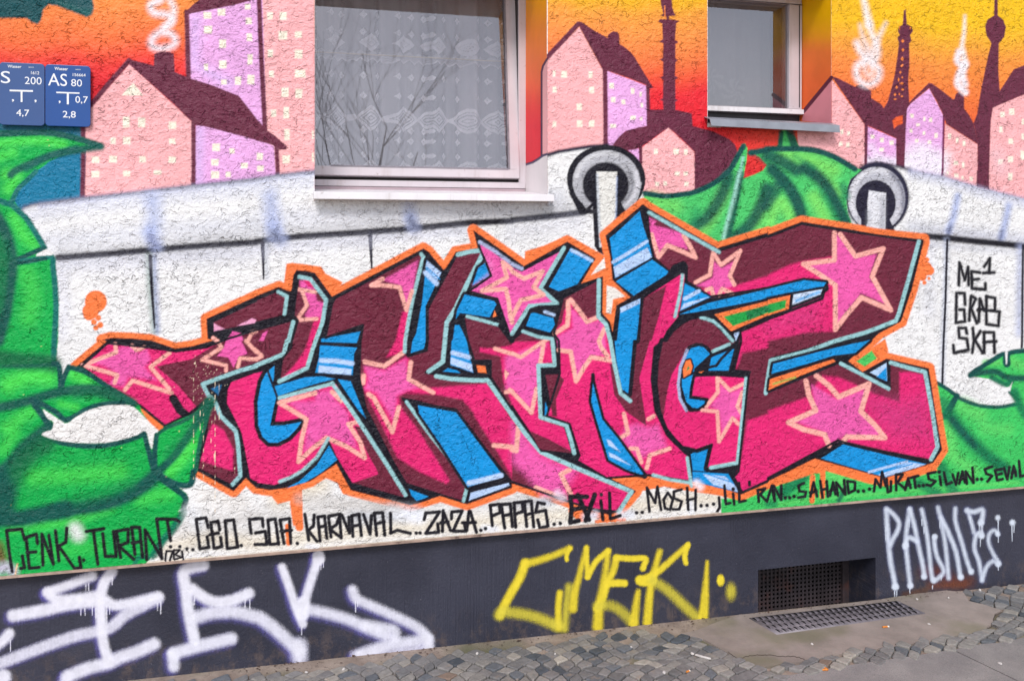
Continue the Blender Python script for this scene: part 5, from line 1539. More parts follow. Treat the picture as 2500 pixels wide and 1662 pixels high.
p.stroke("C1 1940,1350 1910,1470", 9, TE, 2)
p.fill("B1 1170,1010 1330,920 1490,830 1440,1110 1390,1250 1330,1060", ST, 5)
p.S("B1 1165,1000 1060,1058 1200,1060 1320,1075 1385,1285 1435,1110", 11, PE)
kb = "B1 1570,830 1705,940 1560,1250 1560,1568 C1 1545,72 1425,112 1440,0 B1 1475,1500 1530,1200"
p.stroke(kb, 16, BLK, 2, closed=True)
p.fill(kb, BL, 1.5)
p.fill("B1 1575,830 1705,940 1670,1010 1560,890", LB, 3)
p.stroke("B1 1570,890 1690,1000", 3, BL, 2)
p.stroke("B1 1560,940 1660,1040", 12, LB, 3)
for f_ in ("B1 2110,852 2150,972 1990,1060 2045,900", "B1 1920,1142 2190,1202 2212,1232 2150,1350 1880,1312 1840,1365 1850,1290", "B1 1830,1422 1872,1422 1940,1568 C1 1965,130 2000,292 1790,222 1800,0 B1 1812,1560", "C1 1765,252 1850,270 1882,296 1720,280",
           "C1 1490,592 1840,657 2275,1242 1950,1342 1700,950 1500,660", "C1 1410,1362 1590,1432 1480,1470 1430,1420"):
    p.stroke(f_, 15, BLK, 2, closed=True)
    p.fill(f_, BL, 1.5)
p.stroke("C1 1960,1308 2100,1275 2255,1235", 12, LB, 2.5)
p.fill("C1 1975,1395 2325,1305 2335,1330 1960,1468", LB, 1.5)
p.stroke("C1 1812,110 1960,150", 11, LB, 3)
p.fill("C1 1795,150 1985,215 1995,285 1790,212", LB, 2.5)
p.fill("C1 2030,222 2110,232 2122,298 2042,288", OR, 1.5)
p.fill("B1 2195,1290 2220,1340 2180,1350", OR, 1.5)
p.done()
# --- I with the star head, and the E below
p = L("fourth letter of the lettering with the large outlined star as its head", 7.0)
p.base("B1 1910,1342 2250,1422 2356,1562 B2 100,1480 372,1540 385,1568 C2 390,0 400,232 240,217 262,690 480,772 500,830 565,1040 270,1010 0,600 C1 2356,632 2160,332 2160,182 2010,182 1950,0 B1 1935,1500", MA)
p.fill("C1 2060,62 2180,70 2356,40 C2 0,10 340,0 385,202 225,220 262,720 500,805 560,1010 300,960 180,850 0,600 C1 2356,582 2280,382 2250,142 2060,100", PK, 4)
p.fill("C1 2290,152 2356,110 C2 0,130 260,30 320,30 240,220 230,440 160,620 0,440 C1 2300,440", ST, 7)
p.fill("C2 180,855 330,905 550,1035 280,995 200,900", MA, 3)
p.S("C1 2200,72 2356,118 C2 0,115 80,150 270,20 330,-20|C2 290,30 260,200|C2 -20,450 60,530 180,660 225,440|C1 2300,470 2356,462", 11, PE)
p.fill("C1 2290,262 2330,300 2295,360 2285,300", PE, 3)
bar = "C2 268,252 430,256 440,302 310,312 345,500 370,692 305,690 285,500"
p.fill(bar, BLK, 2)
p.fill("C2 310,312 440,305 450,340 405,520 410,690 372,692 345,500", MA, 2)
p.fill("C2 308,560 345,688 300,682", BL, 1.5)
p.stroke("C2 372,0 392,222 242,226 262,702 400,745 500,775 540,900 572,1030", 11, TE, 2)
p.stroke("B2 100,1480 240,1530 370,1550", 9, TE, 2)
p.stroke("B1 1945,1345 2100,1385 2240,1425", 9, TE, 2)
p.stroke("B1 2250,1430 2356,1568", 13, BLK, 2)
p.base("B1 2050,632 2356,842 B2 0,882 90,922 430,742 480,722 260,1085 420,1242 160,1252 0,1502 B1 2345,1540 2290,1380 2222,1182 1960,1112 2165,970 2110,830 2060,720", ST)
p.fill("B1 2110,790 2180,860 2170,960 2050,1070 2000,1060 2160,940", 'f58fd0', 10, alpha=.5)
p.stroke("B1 2060,660 2200,745 2356,862 B2 90,905", 10, LT, 2.5)
p.stroke("B2 478,715 260,1085 415,1225 160,1248 0,1502", 11, TE, 2)
p.S("B1 2270,845 2310,985 2080,1110 2300,1090 2325,1200 2340,1340 2356,1400 B2 0,1350 80,1195 290,1145 200,1075 280,930 110,995 0,930 B1 2340,900 2270,845", 12, PE)
nb = "B2 540,715 740,832 600,1048 430,1112 340,1070"
p.fill(nb, BL, 1.5)
p.stroke("B2 550,735 640,780 735,830", 8, LB, 3)
q = "B2 180,1302 380,1360 395,1420 350,1490 130,1430"
p.stroke(q, 16, BLK, 2, closed=True)
p.fill(q, BL, 1.5)
p.stroke("B2 180,1290 250,1265 420,1260 500,1278", 13, BLK, 2)
p.stroke("B2 300,1300 385,1330", 7, LB, 3)
p.done()
# --- N
p = L("fifth letter of the lettering, an N between the small star letter and the round G", 7.6)
p.base("B2 470,1172 795,1002 790,1352 860,1412 920,1568 C2 950,200 1000,470 1080,550 1080,480 1125,0 B2 1155,1568 1205,1170 1545,950 1592,890 1600,1000 1545,1342 1430,1482 1390,1568 C2 1312,60 1285,350 1320,640 1430,870 1590,1030 1630,1060 1640,1292 1260,1232 870,1260 600,1102 622,1050 530,762 320,690 440,300 432,0 B2 385,1500", PK)
p.fill("B2 470,1172 790,1005 788,1335 700,1360 640,1300 540,1190 480,1290 460,1400 380,1490", MA, 3)
p.fill("B2 1210,1172 1420,1062 1355,1330 1285,1568 C2 1268,0 1172,340 1240,785 1050,650 940,495 900,215 950,200 1000,470 1085,548 1125,0 B2 1155,1568", MA, 3)
p.fill("C2 312,322 440,312 480,360 405,540 415,695 372,692 345,500", MA, 3)
p.fill("C2 170,830 330,900 520,1000 540,1030 250,990", MA, 3)
p.fill("B2 540,1262 690,1402 845,1380 850,1450 C2 870,130 720,140 590,350 540,90 430,70 B2 410,1530 560,1450", ST, 5)
p.fill("C2 1050,780 1150,760 1240,790 1350,770 1430,985 1270,1030 1180,1090 1000,900", ST, 10)
p.S("B2 515,1205 520,1320 510,1425 395,1500|B2 540,1190 640,1320 690,1392 780,1355|B2 850,1460 800,1568 C2 820,60 880,140|C2 430,85 540,100 590,370 660,250 730,150 910,180", 12, PE)
p.S("C2 1030,670 1070,850 995,890|C2 1090,990 1150,990 1190,1115|C2 1450,990 1270,1050 1240,1170|C2 1255,720 1305,690", 11, PE)
nb = "B2 1000,1262 1182,1178 1152,1568 C2 1125,0 1080,490 1012,442 962,200 945,0 B2 965,1568"
p.stroke(nb, 14, BLK, 2, closed=True)
p.fill(nb, BL, 1.5)
p.fill("B2 995,1265 1180,1180 1175,1225 1000,1310", LB, 3)
nw = "C2 745,392 782,540 830,722 970,892 1222,1242 1050,1180 890,1092 800,800 730,560"
p.stroke("C2 745,310 748,420", 10, BLK, 2)
p.stroke(nw, 14, BLK, 2, closed=True)
p.fill(nw, BL, 1.5)
p.fill("C2 870,905 905,915 1000,1025 890,960", LB, 2)
p.fill("C2 890,1025 960,1055 1095,1145 900,1065", LB, 2)
p.stroke("B2 800,1010 795,1345 865,1415 905,1568 C2 940,200 1000,480 1088,552", 11, TE, 2)
p.stroke("B2 1572,935 1555,1100 1500,1345", 9, TE, 2.5)
p.stroke("C2 1300,1232 1450,1275 1640,1305", 9, TE, 2.5)
p.stroke("C2 1612,1075 1630,1200 1652,1335", 9, TE, 2)
p.fill("C2 1645,1040 1830,962 1785,1198 1665,1190", BL, 1.5)
p.fill("C2 1662,1202 1990,1222 2085,1392 1662,1292", BL, 1.5)
p.fill("C2 1760,1225 1960,1245 2060,1340 2080,1390 1850,1320", LB, 3)
p.stroke("C2 1800,1225 2030,1300", 3, BL, 2)
p.done()
# --- G
p = L("sixth letter of the lettering, a round G with a star and a small blue eye shape", 8.2)
gp_ = "B2 1420,1568 1480,1480 1560,1412 1630,1372 1710,1352 1790,1365 1870,1412 1950,1490 2020,1568 C2 2075,0 2030,40 1830,112 1800,60 1740,30 1640,60 1600,110 1560,240 1540,400 1560,530 1590,610 1640,645 1700,640 1780,582 1790,540 1640,522 1650,420 1672,320 1900,315 2152,332 2130,600 2070,1132 1930,1150 1790,1172 1840,952 1700,1002 1570,972 1500,900 1420,800 1360,642 1330,400 1340,200 1382,0"
p.stroke(gp_, 15, BLK, 2, closed=True)
p.base(gp_, PK)
p.fill("B2 1420,1568 1480,1480 1560,1412 1630,1372 1710,1352 1790,1365 1870,1412 1950,1490 2020,1568 C2 2060,0 2020,40 1830,112 1800,60 1740,30 1640,60 1590,110 1520,220 1470,310 1430,460 1390,720 1360,642 1330,400 1340,200 1382,0", MA, 3)
p.fill("C2 1915,400 2010,472 2110,440 2080,590 2110,700 2030,715 1935,850 1900,640 1820,600 1905,500", ST, 6)
gb = "C2 1605,120 1640,65 1700,42 1765,60 1822,120 1760,185 1705,240 1662,330 1645,420 1632,522 1790,546 1770,590 1730,622 1660,612 1605,560 1565,420 1560,260"
p.stroke(gb, 13, BLK, 2, closed=True)
p.fill(gb, BL, 1.5)
p.fill("C2 1835,150 2045,70 1992,272 1810,272", BL, 2)
p.S("C2 1690,260 1800,160 1960,65 2060,60 2075,-20|C2 1690,265 1880,228 1930,160 2010,80", 7, BLK, soft=1.6)
p.stroke("C2 1560,330 1670,300 1700,260", 5, BLK, 1.6)
ey = "C2 1602,182 1640,170 1662,235 1645,300 1578,338 1572,255"
p.stroke(ey, 8, BLK, 1.5, closed=True)
p.fill(ey, OR, 1.5)
p.fill("C2 1620,230 1638,250 1605,280", '3c8a50', 1.2)
p.fill("C2 1715,285 1765,278 1740,298", OR, 1)
p.S("C2 1890,330 1895,470 1790,600|C2 1900,345 2005,455 2130,395|C2 1750,635 1890,650 1905,925 2030,710 2085,765|C2 2120,470 2075,600 2105,660", 10, PE)
p.stroke("B2 1740,1352 1850,1385 1930,1450 2030,1568", 9, TE, 2.5)
p.stroke("C2 1612,85 1550,240 1530,400 1545,530 1605,640", 8, LT, 2)
p.stroke("C2 1850,95 2000,30", 9, TE, 2)
p.stroke("C2 2155,345 2130,600 2075,1120 1830,1165", 10, TE, 2)
p.fill("B2 2040,1500 2100,1480 2060,1568", LB, 1.5)
p.done()
# --- Z
p = L("last letter of the lettering, a broad Z with four stars and a blue arrow", 9.0)
p.base("B2 1250,392 1890,742 2356,602 B3 0,612 310,492 800,570 1390,650 1182,1385 1000,1470 650,1568 C3 30,162 12,330 0,470 640,205 900,325 1120,432 1115,190 1450,265 1520,640 1582,990 1510,1102 1080,1020 700,932 645,912 0,1262 C2 2356,1285 2120,1392 2040,1250 2085,1200 2180,300 2190,285 2040,270 2110,0 B2 2100,1480 2356,1372 B3 0,1370 500,1182 540,1020 330,1002 0,1082 B2 2356,1082 1830,1162 1605,1020 1610,880 1590,850 1500,925 1450,930 1300,800 1250,500", MA)
p.fill("B2 1750,1085 2050,1062 2356,970 B3 0,962 200,870 330,835 620,790 620,1480 350,1490 0,1568 C3 0,42 C2 2356,62 2120,112 2065,262 C2 2105,0 B2 2112,1490 2356,1390 B3 0,1372 510,1182 540,1020 0,1082 B2 2356,1082 1832,1162", PK, 5)
p.fill("C2 2165,732 2356,670 C3 0,642 350,520 500,320 640,330 900,440 960,480 1210,562 1210,290 1300,285 1430,312 1575,1000 1500,1092 690,922 650,905 0,1252 C2 2356,1282 2120,1385 2050,1252 2095,1172", PK, 5)
p.fill("C3 900,520 1200,560 1440,520 1500,900 1150,900 950,680", 'c93a80', 40, alpha=.6)
p.fill("B3 150,1300 500,1180 450,1420 0,1500 -40,1420", 'd83c84', 30, alpha=.5)
p.fill("B2 1260,520 1300,500 1560,575 1620,730 1430,672 1345,780 1280,600", ST, 4)
p.fill("B2 1250,430 1330,470 1290,520", ST, 4)
p.fill("B2 1855,835 1930,900 2055,830 2000,980 2050,1060 1930,1092 1880,1140 1790,1075 1700,1060 1850,985", ST, 4)
star3 = "B3 612,590 640,590 800,800 1000,770 930,985 1110,1240 855,1130 625,1440 620,1050 380,875 612,840"
p.fill(star3, ST, 4)
p.fill("C3 400,400 640,540 900,440 860,650 1060,870 710,880 640,915 570,935 530,845 250,740 440,650", ST, 6)
p.S("B2 1285,590 1325,720 1350,795 1430,690 1690,800 1640,700 1580,600", 12, PE)
p.S("B2 1690,1030 1820,960 1850,760 1925,870 2100,740 2005,970 2045,1050|B2 1790,1100 1835,1085 1850,1140|B2 1905,1145 1935,1090 2030,1135", 11, PE)
p.S("B3 612,575 612,825 325,862 480,960 620,1055 620,1465 720,1330 860,1170 1130,1285 960,975 1060,720 805,790 665,590", 13, PE)
p.S("C3 350,370 375,500 440,640 190,750 330,815 520,860 562,960|C3 700,915 725,882 1075,890 980,770 855,650 930,395 650,515 560,410 445,320", 14, PE)
p.stroke("B2 1262,388 1560,560 1905,752", 10, TE, 2.5)
p.stroke("B3 1388,655 1300,980 1200,1330 1175,1385 900,1490 620,1568 C3 350,100 25,180 5,300 C2 2335,480", 11, TE, 2)
p.stroke("C3 670,208 870,312 1110,440", 10, TE, 2)
p.stroke("C3 1130,200 1300,250 1445,285 1510,640 1560,975 1500,1088", 11, TE, 2)
ar = "B2 1175,375 1210,520 1255,650 1290,800 950,990 935,880 910,700 900,625 1000,540"
p.fill(ar, BL, 1.5)
p.stroke("B2 930,845 1050,775 1240,655", 8, LB, 2.5)
p.fill("B2 935,890 1245,710 1288,800 952,985", LB, 3)
p.fill("B2 955,1022 1290,822 1452,940 1120,1152", BL, 1.5)
p.fill("B2 1480,870 1580,830 1610,880 1605,960 1500,930 1420,960", BLK, 1.5)
p.fill("B2 1590,1040 1825,1165 1550,1292", BL, 2)
p.stroke("B2 1590,1180 1720,1110", 9, LB, 2.5)
p.fill("B2 1580,1225 1810,1165 1550,1285", LB, 2.5)
p.stroke("B2 1580,1340 1700,1310 2356,1190 B3 0,1180 215,1130 520,1080", 22, BLK, 2)
sp_ = "B2 1550,1322 1800,1222 2356,1092 B3 0,1092 330,1010 535,1032 495,1090 220,1125 0,1172 B2 2356,1182 1700,1302"
p.stroke(sp_, 13, BLK, 2, closed=True)
p.fill(sp_, BL, 1.5)
lp = "B3 232,1142 500,1092 485,1140 215,1242"
p.stroke(lp, 13, BLK, 2, closed=True)
p.fill(lp, 'cfe0f8', 1.5)
p.stroke("B3 260,1200 470,1120", 7, '4aa8e8', 3, .8)
og = "B2 1862,1325 2356,1200 B3 0,1192 205,1148 190,1275 0,1335 B2 2356,1332 2015,1480"
p.stroke(og, 15, BLK, 2, closed=True)
p.fill(og, OR, 1.5)
p.fill("B2 1945,1345 2356,1240 B3 0,1232 168,1190 160,1265 0,1318 B2 2356,1310 2035,1432", '1da045', 2)
p.fill("B2 2150,1300 2356,1235 B3 0,1230 30,1290 0,1300 B2 2180,1380", '12704a', 4, alpha=.7)
b5 = "C3 48,212 500,92 760,30 935,-5 800,112 600,135 330,220 32,302"
p.stroke(b5, 14, BLK, 2, closed=True)
p.fill(b5, BL, 1.5)
o5 = "C3 18,352 300,262 600,168 622,190 300,320 5,452"
p.stroke(o5, 13, BLK, 2, closed=True)
p.fill(o5, OR, 1.5)
p.stroke("C3 50,395 250,335", 5, '8fc05a', 2.5, .8)
p.fill("C3 938,290 1090,202 1096,370", 'b9d6f6', 1.5)
p.fill("C3 1000,330 1090,240 1096,370", BL, 3)
p.fill("C3 490,1080 690,952 1100,1052 1455,1132 1080,1252 800,1172", BL, 1.5)
p.stroke("C3 930,1205 1280,1110", 6, LB, 2)
p.fill("C3 1010,1232 1310,1115 1445,1138 1090,1248", LB, 2)
p.stroke("C3 1060,1205 1330,1130", 3, BL, 1.5)
p.done()

# ================================================================== names along the bottom, and the tags
INK = '17151f'
p = Paint("painted_names", building, 11.2, label="row of names painted in black capitals along the lower edge of the mural")
p.stroke("D0 690,170 720,220", 30, 'eef0ee', 16, .9)
p.stroke("D0 1760,10 1820,120", 34, 'eef0f4', 18, .8)
p.stroke("D0 -20,330 20,450", 26, '7a3a2c', 14, .8)
p.stroke("D0 -20,540 60,520 120,560", 26, 'c9c0d8', 12, .9)
p.stroke("D0 160,490 140,590", 4, 'f0c49a', 2, .9)
for q, w, c, a in (("D1 900,60 1450,20", 36, 'b7bcc6', .6), ("D1 1250,0 1500,60", 30, 'eef0f8', .9), ("D1 480,330 560,340", 14, 'f2f2f8', .8), ("D1 2100,160 2200,170", 16, 'eef0f8', .8), ("C2 280,1470 320,1480", 18, 'eceef8', .9), ("C2 420,1400 460,1440", 18, 'f4d8ee', .8),
                   ("D2 680,60 760,40", 20, 'e4e6f4', .9), ("D2 1000,40 1100,30", 20, 'eceef8', .9), ("C2 1700,1310 1730,1340", 18, 'fbeef4', .95), ("C2 1640,1490 1650,1568", 16, 'f4f4fa', .9), ("C2 0,1520 480,1450", 22, 'a9abb4', .5), ("C1 400,1450 1300,1540", 26, 'c8c3be', .5)):
    p.stroke(P(q), w, c, w * .5, a)
NAMES = ("D0 228,270 200,170 60,182 85,380 112,560|D0 190,530 225,525 205,415|D0 345,300 335,215 240,245 270,530 360,520|D0 250,385 330,378|D0 395,500 385,215 490,490 450,225|D0 510,185 542,460|D0 615,160 605,290 540,325 685,530 745,525 730,430|"
         "D0 795,190 955,165|D0 860,190 900,490|D0 945,210 970,420 1070,420 1045,190|D0 1070,190 1110,430|D0 1070,188 1180,170 1178,290 1095,325 1230,445|D0 1212,155 1242,400|D0 1212,152 1285,152 1312,425|D0 1215,298 1300,282|D0 1350,450 1335,175 1490,440 1442,75 1620,80 1650,100|D0 1540,95 1570,275|"
         "D0 1915,155 1895,65 1805,80 1840,350 1922,335 1905,240|D0 2022,175 2008,95 1940,110 1970,345 2042,330 2030,245|D0 1932,222 2010,205|D0 2072,92 2150,85 2188,335 2092,348 2072,92|"
         "D0 2360,75 2295,80 2310,205|D1 -5,205 85,190 100,310 -10,310|D1 -5,72 58,72 65,145|D1 110,85 178,75 208,305 128,310 110,85|D1 222,88 258,300|D1 222,85 308,72 320,300|D1 230,190 328,178|"
         "D1 450,35 485,270|D1 535,40 528,140 480,180 560,280|D1 570,60 590,280|D1 570,58 630,48 652,250|D1 580,150 640,140|D1 668,60 690,240|D1 670,50 775,30 742,128 680,168 785,250 768,40|D1 790,40 860,205 855,60|D1 882,55 892,235|D1 882,45 948,32 970,228|D1 890,140 960,130|D1 990,35 1050,215 1062,45|D1 1090,35 1110,225|D1 1090,22 1165,18 1185,225|D1 1100,122 1180,102|D1 1238,25 1240,205|"
         "D1 1240,205 1300,180 1420,208|D1 1548,80 1562,22 1690,10 1562,208 1680,198 1672,120|D1 1722,20 1715,190|D1 1722,0 1790,180|D1 1700,112 1770,102|D1 1798,75 1802,12 1898,2 1812,188 1930,188 1918,110|D1 1960,5 1940,180|D1 1972,5 2030,200|D1 1900,112 2020,108|"
         "S 1197,1234 1202,1282|S 1197,1233 1219,1230 1221,1251 1203,1258|S 1224,1231 1232,1288|S 1224,1231 1246,1229 1251,1284|S 1228,1258 1247,1255|S 1255,1227 1259,1286|S 1255,1227 1275,1225 1277,1248 1258,1254|S 1280,1225 1286,1284|S 1280,1224 1297,1222 1303,1285|S 1283,1256 1300,1252|S 1329,1229 1313,1226 1308,1250 1332,1245 1338,1284 1318,1288 1313,1268|"
         "S 1433,1212 1392,1212 1396,1240 1392,1275 1413,1270|S 1397,1243 1416,1240|S 1411,1208 1438,1268|S 1452,1207 1430,1270|S 1467,1222 1472,1268|S 1488,1203 1490,1266 1514,1258|"
         "")
NAMES2 = ("C2 1265,1568 1242,1350 1318,1490 1338,1340 1372,1552|C2 1435,1395 1395,1460 1408,1540 1455,1550 1480,1460 1435,1395|C2 1560,1365 1490,1385 1490,1445 1562,1475 1540,1548 1480,1548|C2 1612,1350 1622,1550|C2 1690,1370 1688,1555|C2 1610,1462 1690,1448|C2 1905,1440 1912,1530 1890,1565|C2 1955,1330 1968,1500 2010,1490|C2 2035,1405 2045,1500|C2 2090,1305 2092,1480 2150,1468|C2 2185,1295 2185,1325|"
         "C2 2262,1375 2272,1478|C2 2262,1372 2330,1358 2285,1412 2345,1475|C3 -5,1460 35,1330 55,1450|C3 62,1470 52,1330 122,1462 122,1330|C3 330,1308 280,1330 290,1382 350,1388 340,1430 280,1440|C3 390,1430 420,1300 452,1430|C3 388,1395 450,1382|C3 480,1285 502,1440|C3 540,1290 550,1430|C3 490,1370 545,1358|C3 570,1420 600,1300 622,1410|C3 575,1378 615,1362|C3 642,1420 628,1300 712,1412 700,1280|C3 730,1288 742,1400 800,1370 802,1300 730,1288|"
         "C3 975,1382 990,1272 1035,1345 1050,1205 1085,1335|C3 1092,1270 1102,1390 1130,1380 1132,1290|C3 1180,1372 1178,1228 1240,1225 1192,1300 1252,1350|C3 1262,1370 1290,1262 1312,1350|C3 1270,1335 1310,1322|C3 1312,1258 1382,1240|C3 1345,1250 1358,1350|C3 1540,1205 1470,1220 1480,1270 1542,1290 1500,1330 1460,1322|C3 1580,1245 1592,1325|C3 1620,1210 1642,1320 1690,1300|C3 1700,1230 1730,1320 1752,1215|C3 1760,1312 1790,1200 1812,1300|C3 1770,1275 1810,1260|C3 1830,1312 1820,1200 1892,1305 1882,1165|"
         "C3 2062,1155 1995,1180 2010,1222 2062,1240 2020,1292|C3 2150,1178 2090,1190 2110,1282 2160,1270|C3 2100,1232 2150,1220|C3 2172,1170 2202,1272 2222,1160|C3 2240,1262 2262,1150 2282,1240|C3 2245,1215 2280,1200|C3 2310,1105 2322,1245 2370,1235|C3 2410,1180 2430,1230|C3 2440,1150 2500,1140 2480,1230")
p.S(NAMES.rstrip("|"), 8.8, INK, soft=1.7)
p.S(NAMES2, 7.4, INK, soft=1.5)
p.S("D0 1520,460 1530,372 1590,372 1562,460|D0 1600,450 1600,362 1655,362 1612,402 1670,430 1600,450|D0 1675,375 1685,450", 6, INK, soft=1.4)
p.S("S 1433,1212 1392,1212 1396,1240 1392,1275 1413,1270|S 1397,1243 1416,1240|S 1411,1208 1438,1268|S 1452,1207 1430,1270", 12, INK, soft=2)
p.dots("D0 770,455 1720,350 1775,358 1570,330 1655,330 2220,320 D1 380,300 1475,205 1510,205 2070,180 2112,165 S 1353,1279 1368,1277 1468,1207 1554,1251 1568,1250 C2 1740,1515 1795,1512 1855,1500 2035,1362 C3 160,1442 200,1442 240,1430 830,1382 880,1380 935,1362 1390,1332 1430,1328 1575,1205 1925,1272 1965,1270", 9.5, INK, soft=1.6)
p.done()
p = Paint("spray_tag", building, 11.2, label="small black sprayed writing in three lines on the white barrier slab at the right")
p.S("B3 1755,1055 1762,850 1812,1010 1842,890 1847,1055|B3 1950,940 1872,930 1878,1085 2000,1095 2000,1040|B3 1880,1005 1940,1000|B3 1990,885 2042,810 2035,940|B3 1980,945 2080,940|"
    "B3 1815,1235 1808,1130 1735,1130 1730,1400 1812,1390 1805,1280 1760,1282|B3 1852,1380 1868,1155 1912,1180 1870,1270 1922,1405|B3 1940,1390 1950,1180 1988,1290|B3 1930,1282 1990,1275|B3 2010,1160 2090,1175 2088,1288 2010,1290 2010,1415 2120,1430 2130,1300 2040,1290|B3 2010,1160 2010,1290|"
    "B3 1830,1500 1820,1450 1755,1450 1760,1540 C3 1830,-20 1845,80 1712,110 1705,40|B3 1885,1450 1895,1568 C3 1880,108|B3 1955,1480 1905,1560 C3 1975,110|B3 1988,1490 C3 1990,108|B3 1988,1490 2078,1490 C3 2085,108|C3 1990,12 2100,5", 8.6, INK, soft=3)
p.S("C3 1712,110 1840,100|B3 1880,1088 1990,1098", 7, INK, soft=3, alpha=.7)
p.done()

# tags on the plinth
SW = 'ecebf6'
p = Paint("spray_tag", building, .4, 'plinth', label="wide white sprayed tag on the dark plinth at the lower left, with purple fringes")
TL = []
def T(txt, w, soft=7, a=.96):
    TL.append((catmull(P(txt)), w, soft, a))
T("D0 850,600 640,680 440,750", 20)
T("D0 440,750 520,815 700,810 900,780", 22)
T("D0 120,965 400,915 640,860 900,830", 26)
T("D0 1030,560 960,660 930,800 930,1000 950,1200 1000,1390", 23, 6)
T("D0 980,830 1060,870 1200,850 1450,790", 22)
T("D0 1460,800 1300,880 1150,960 1000,1080 700,1150 350,1270 -20,1410", 24, 7, .8)
T("D0 1420,1225 1250,1300 1100,1350 1000,1400 800,1450 620,1530", 26, 8, .92)
T("D0 1870,500 1740,530 1690,580 1710,720 1740,950 1790,1190", 25)
T("D0 1770,720 1880,800 2000,840 2150,820 2290,760", 24)
T("D0 1810,980 1950,940 2150,930 2356,975 D1 60,1000 180,1090 300,1200 400,1290", 27, 9, .86)
T("D0 2130,1175 1980,1210 1850,1240 1600,1310", 26, 8, .9)
T("D0 1590,1320 1600,1430", 24, 8)
T("D0 85,1130 20,1200 -60,1260", 22)
T("D0 30,1530 -30,1560", 34, 8)
T("D0 620,1510 580,1600", 20, 9, .6)
T("D1 240,520 320,740 370,900 430,1040", 18, 6)
T("D1 575,420 520,600 470,760 430,960", 19, 6)
T("D1 575,420 578,440", 27, 4)
T("D1 430,850 430,950", 28, 7)
T("D1 470,905 640,940 850,1000 1050,1090 1200,1150", 23, 9, .85)
T("D1 890,730 930,810 1100,890 1300,980 1480,1070 1580,1170 1590,1250", 21, 8, .86)
T("D1 1580,1180 1400,1210 1200,1240 960,1320", 24, 9, .85)
T("D1 1010,1050 1180,1080 1270,1100 1280,1170", 22, 9, .85)
T("D1 400,1240 400,1350", 32, 12, .85)
T("D1 900,1320 1300,1290 1600,1250", 12, 9, .7)
for pts, w, soft, a in TL:
    p.stroke([(x - 6, y + 5) for x, y in pts], w * 1.22, '7a72c8', soft + 3, .5)
for pts, w, soft, a in TL:
    p.stroke(pts, w * 1.08, SW, soft, a * .97)
dr = random.Random(9)
for q in ("D0 790,690 40", "D0 815,680 50", "D0 745,920 40", "D0 780,910 50", "D0 850,880 80", "D0 880,900 90", "D0 980,880 160", "D0 1010,890 60", "D0 1450,860 60", "D0 1480,850 100", "D0 1790,800 70", "D0 1035,620 60", "D0 2255,830 60", "D0 2300,830 80", "D0 95,1200 90", "D1 575,500 40", "D1 598,480 60", "D1 622,440 80", "D1 420,1060 80", "D1 915,840 90", "D1 935,840 40"):
    s_, xy, ln = q.split()
    x, y = (float(c) for c in xy.split(','))
    p.stroke(P("%s %f,%f %f,%f" % (s_, x, y - 10, x + dr.uniform(-3, 3), y + float(ln))), (2.6, 1.8), SW, .9)
p.done()
YE, YE2 = 'f0d83c', 'dccd48'
p = Paint("spray_tag", building, .4, 'plinth', label="yellow sprayed tag with two dots in the middle of the dark plinth")
def Y(txt, w, soft=5, a=.97, c=YE):
    for q in txt.split('|'):
        p.stroke(catmull(P(q)), w, c, soft, a)
Y("D2 505,450 505,400 535,345", 10, 3)
Y("D2 530,345 400,405 250,455 120,490", (13, 18), 6, .85)
Y("D2 120,480 80,600 0,740 -70,870 D1 2250,960", 20, 6)
Y("D1 2240,960 D2 -80,930 100,950 250,990 420,1060", 24, 9, .75, YE2)
Y("D2 440,755 425,900 430,1080", 14, 5)
Y("D2 480,1090 500,900 525,700", 16, 9, .8, YE2)
Y("D2 560,900 580,750 630,560 685,340", (20, 10), 6, .85)
Y("D2 685,340 690,480 695,610", 11, 3.5)
Y("D2 695,610 730,540 780,460 885,370", 13, 4.5)
Y("D2 885,370 860,560 830,740 800,900 790,1070", (11, 24), 7, .85)
Y("D2 1205,530 1215,500 1225,440 1100,440 960,432", 14, 3.5)
Y("D2 960,432 930,560 880,660 840,800 780,900", 15, 5, .92)
Y("D2 870,672 960,665 1035,668", 17, 4)
Y("D2 790,880 900,870 1000,920 1100,1020", 22, 9, .7, YE2)
Y("D2 1160,740 1140,880 1120,1040", (10, 22), 6, .85)
Y("D2 1360,375 1320,520 1280,680 1260,850 1245,1030", (12, 20), 6, .88)
Y("D2 1600,480 1590,430 1600,370 1620,310", 12, 3)
Y("D2 1615,320 1480,440 1330,570 1190,640", (12, 18), 5, .92)
Y("D2 1180,640 1220,650 1290,630", 24, 4)
Y("D2 1290,640 1420,720 1560,850 1700,980", 22, 9, .75, YE2)
Y("D2 1797,470 1785,650 1775,800 1760,980", (7, 24), 5, .85)
p.dot(P("D2 1920,640")[0], 18, YE, 3, ry=1.5)
p.dot(P("D2 2015,745")[0], 22, YE2, 8, .75, ry=1.7)
p.dot(P("D2 420,1050")[0], 26, YE2, 12, .6)
p.done()
BW = 'd6deec'
p = Paint("spray_tag", building, .4, 'plinth', label="pale thin sprayed tag with drips on the plinth right of the cellar grille")
def W_(txt, w, soft=6, a=.9):
    for q in txt.split('|'):
        p.stroke(catmull(P(q)), w + 4, '6a70a8', 7, .3)
        p.stroke(catmull(P(q)), w * .9, BW, soft * .8, a)
W_("C3 1090,1545 D3 1095,120 1110,300 1130,480 1155,600 1172,700", 12)
W_("C3 1090,1545 D3 1150,30 1205,110 1190,190 1150,260 1125,320", 11)
W_("D3 1305,-15 1280,150 1270,300 1290,520 1310,690", 11)
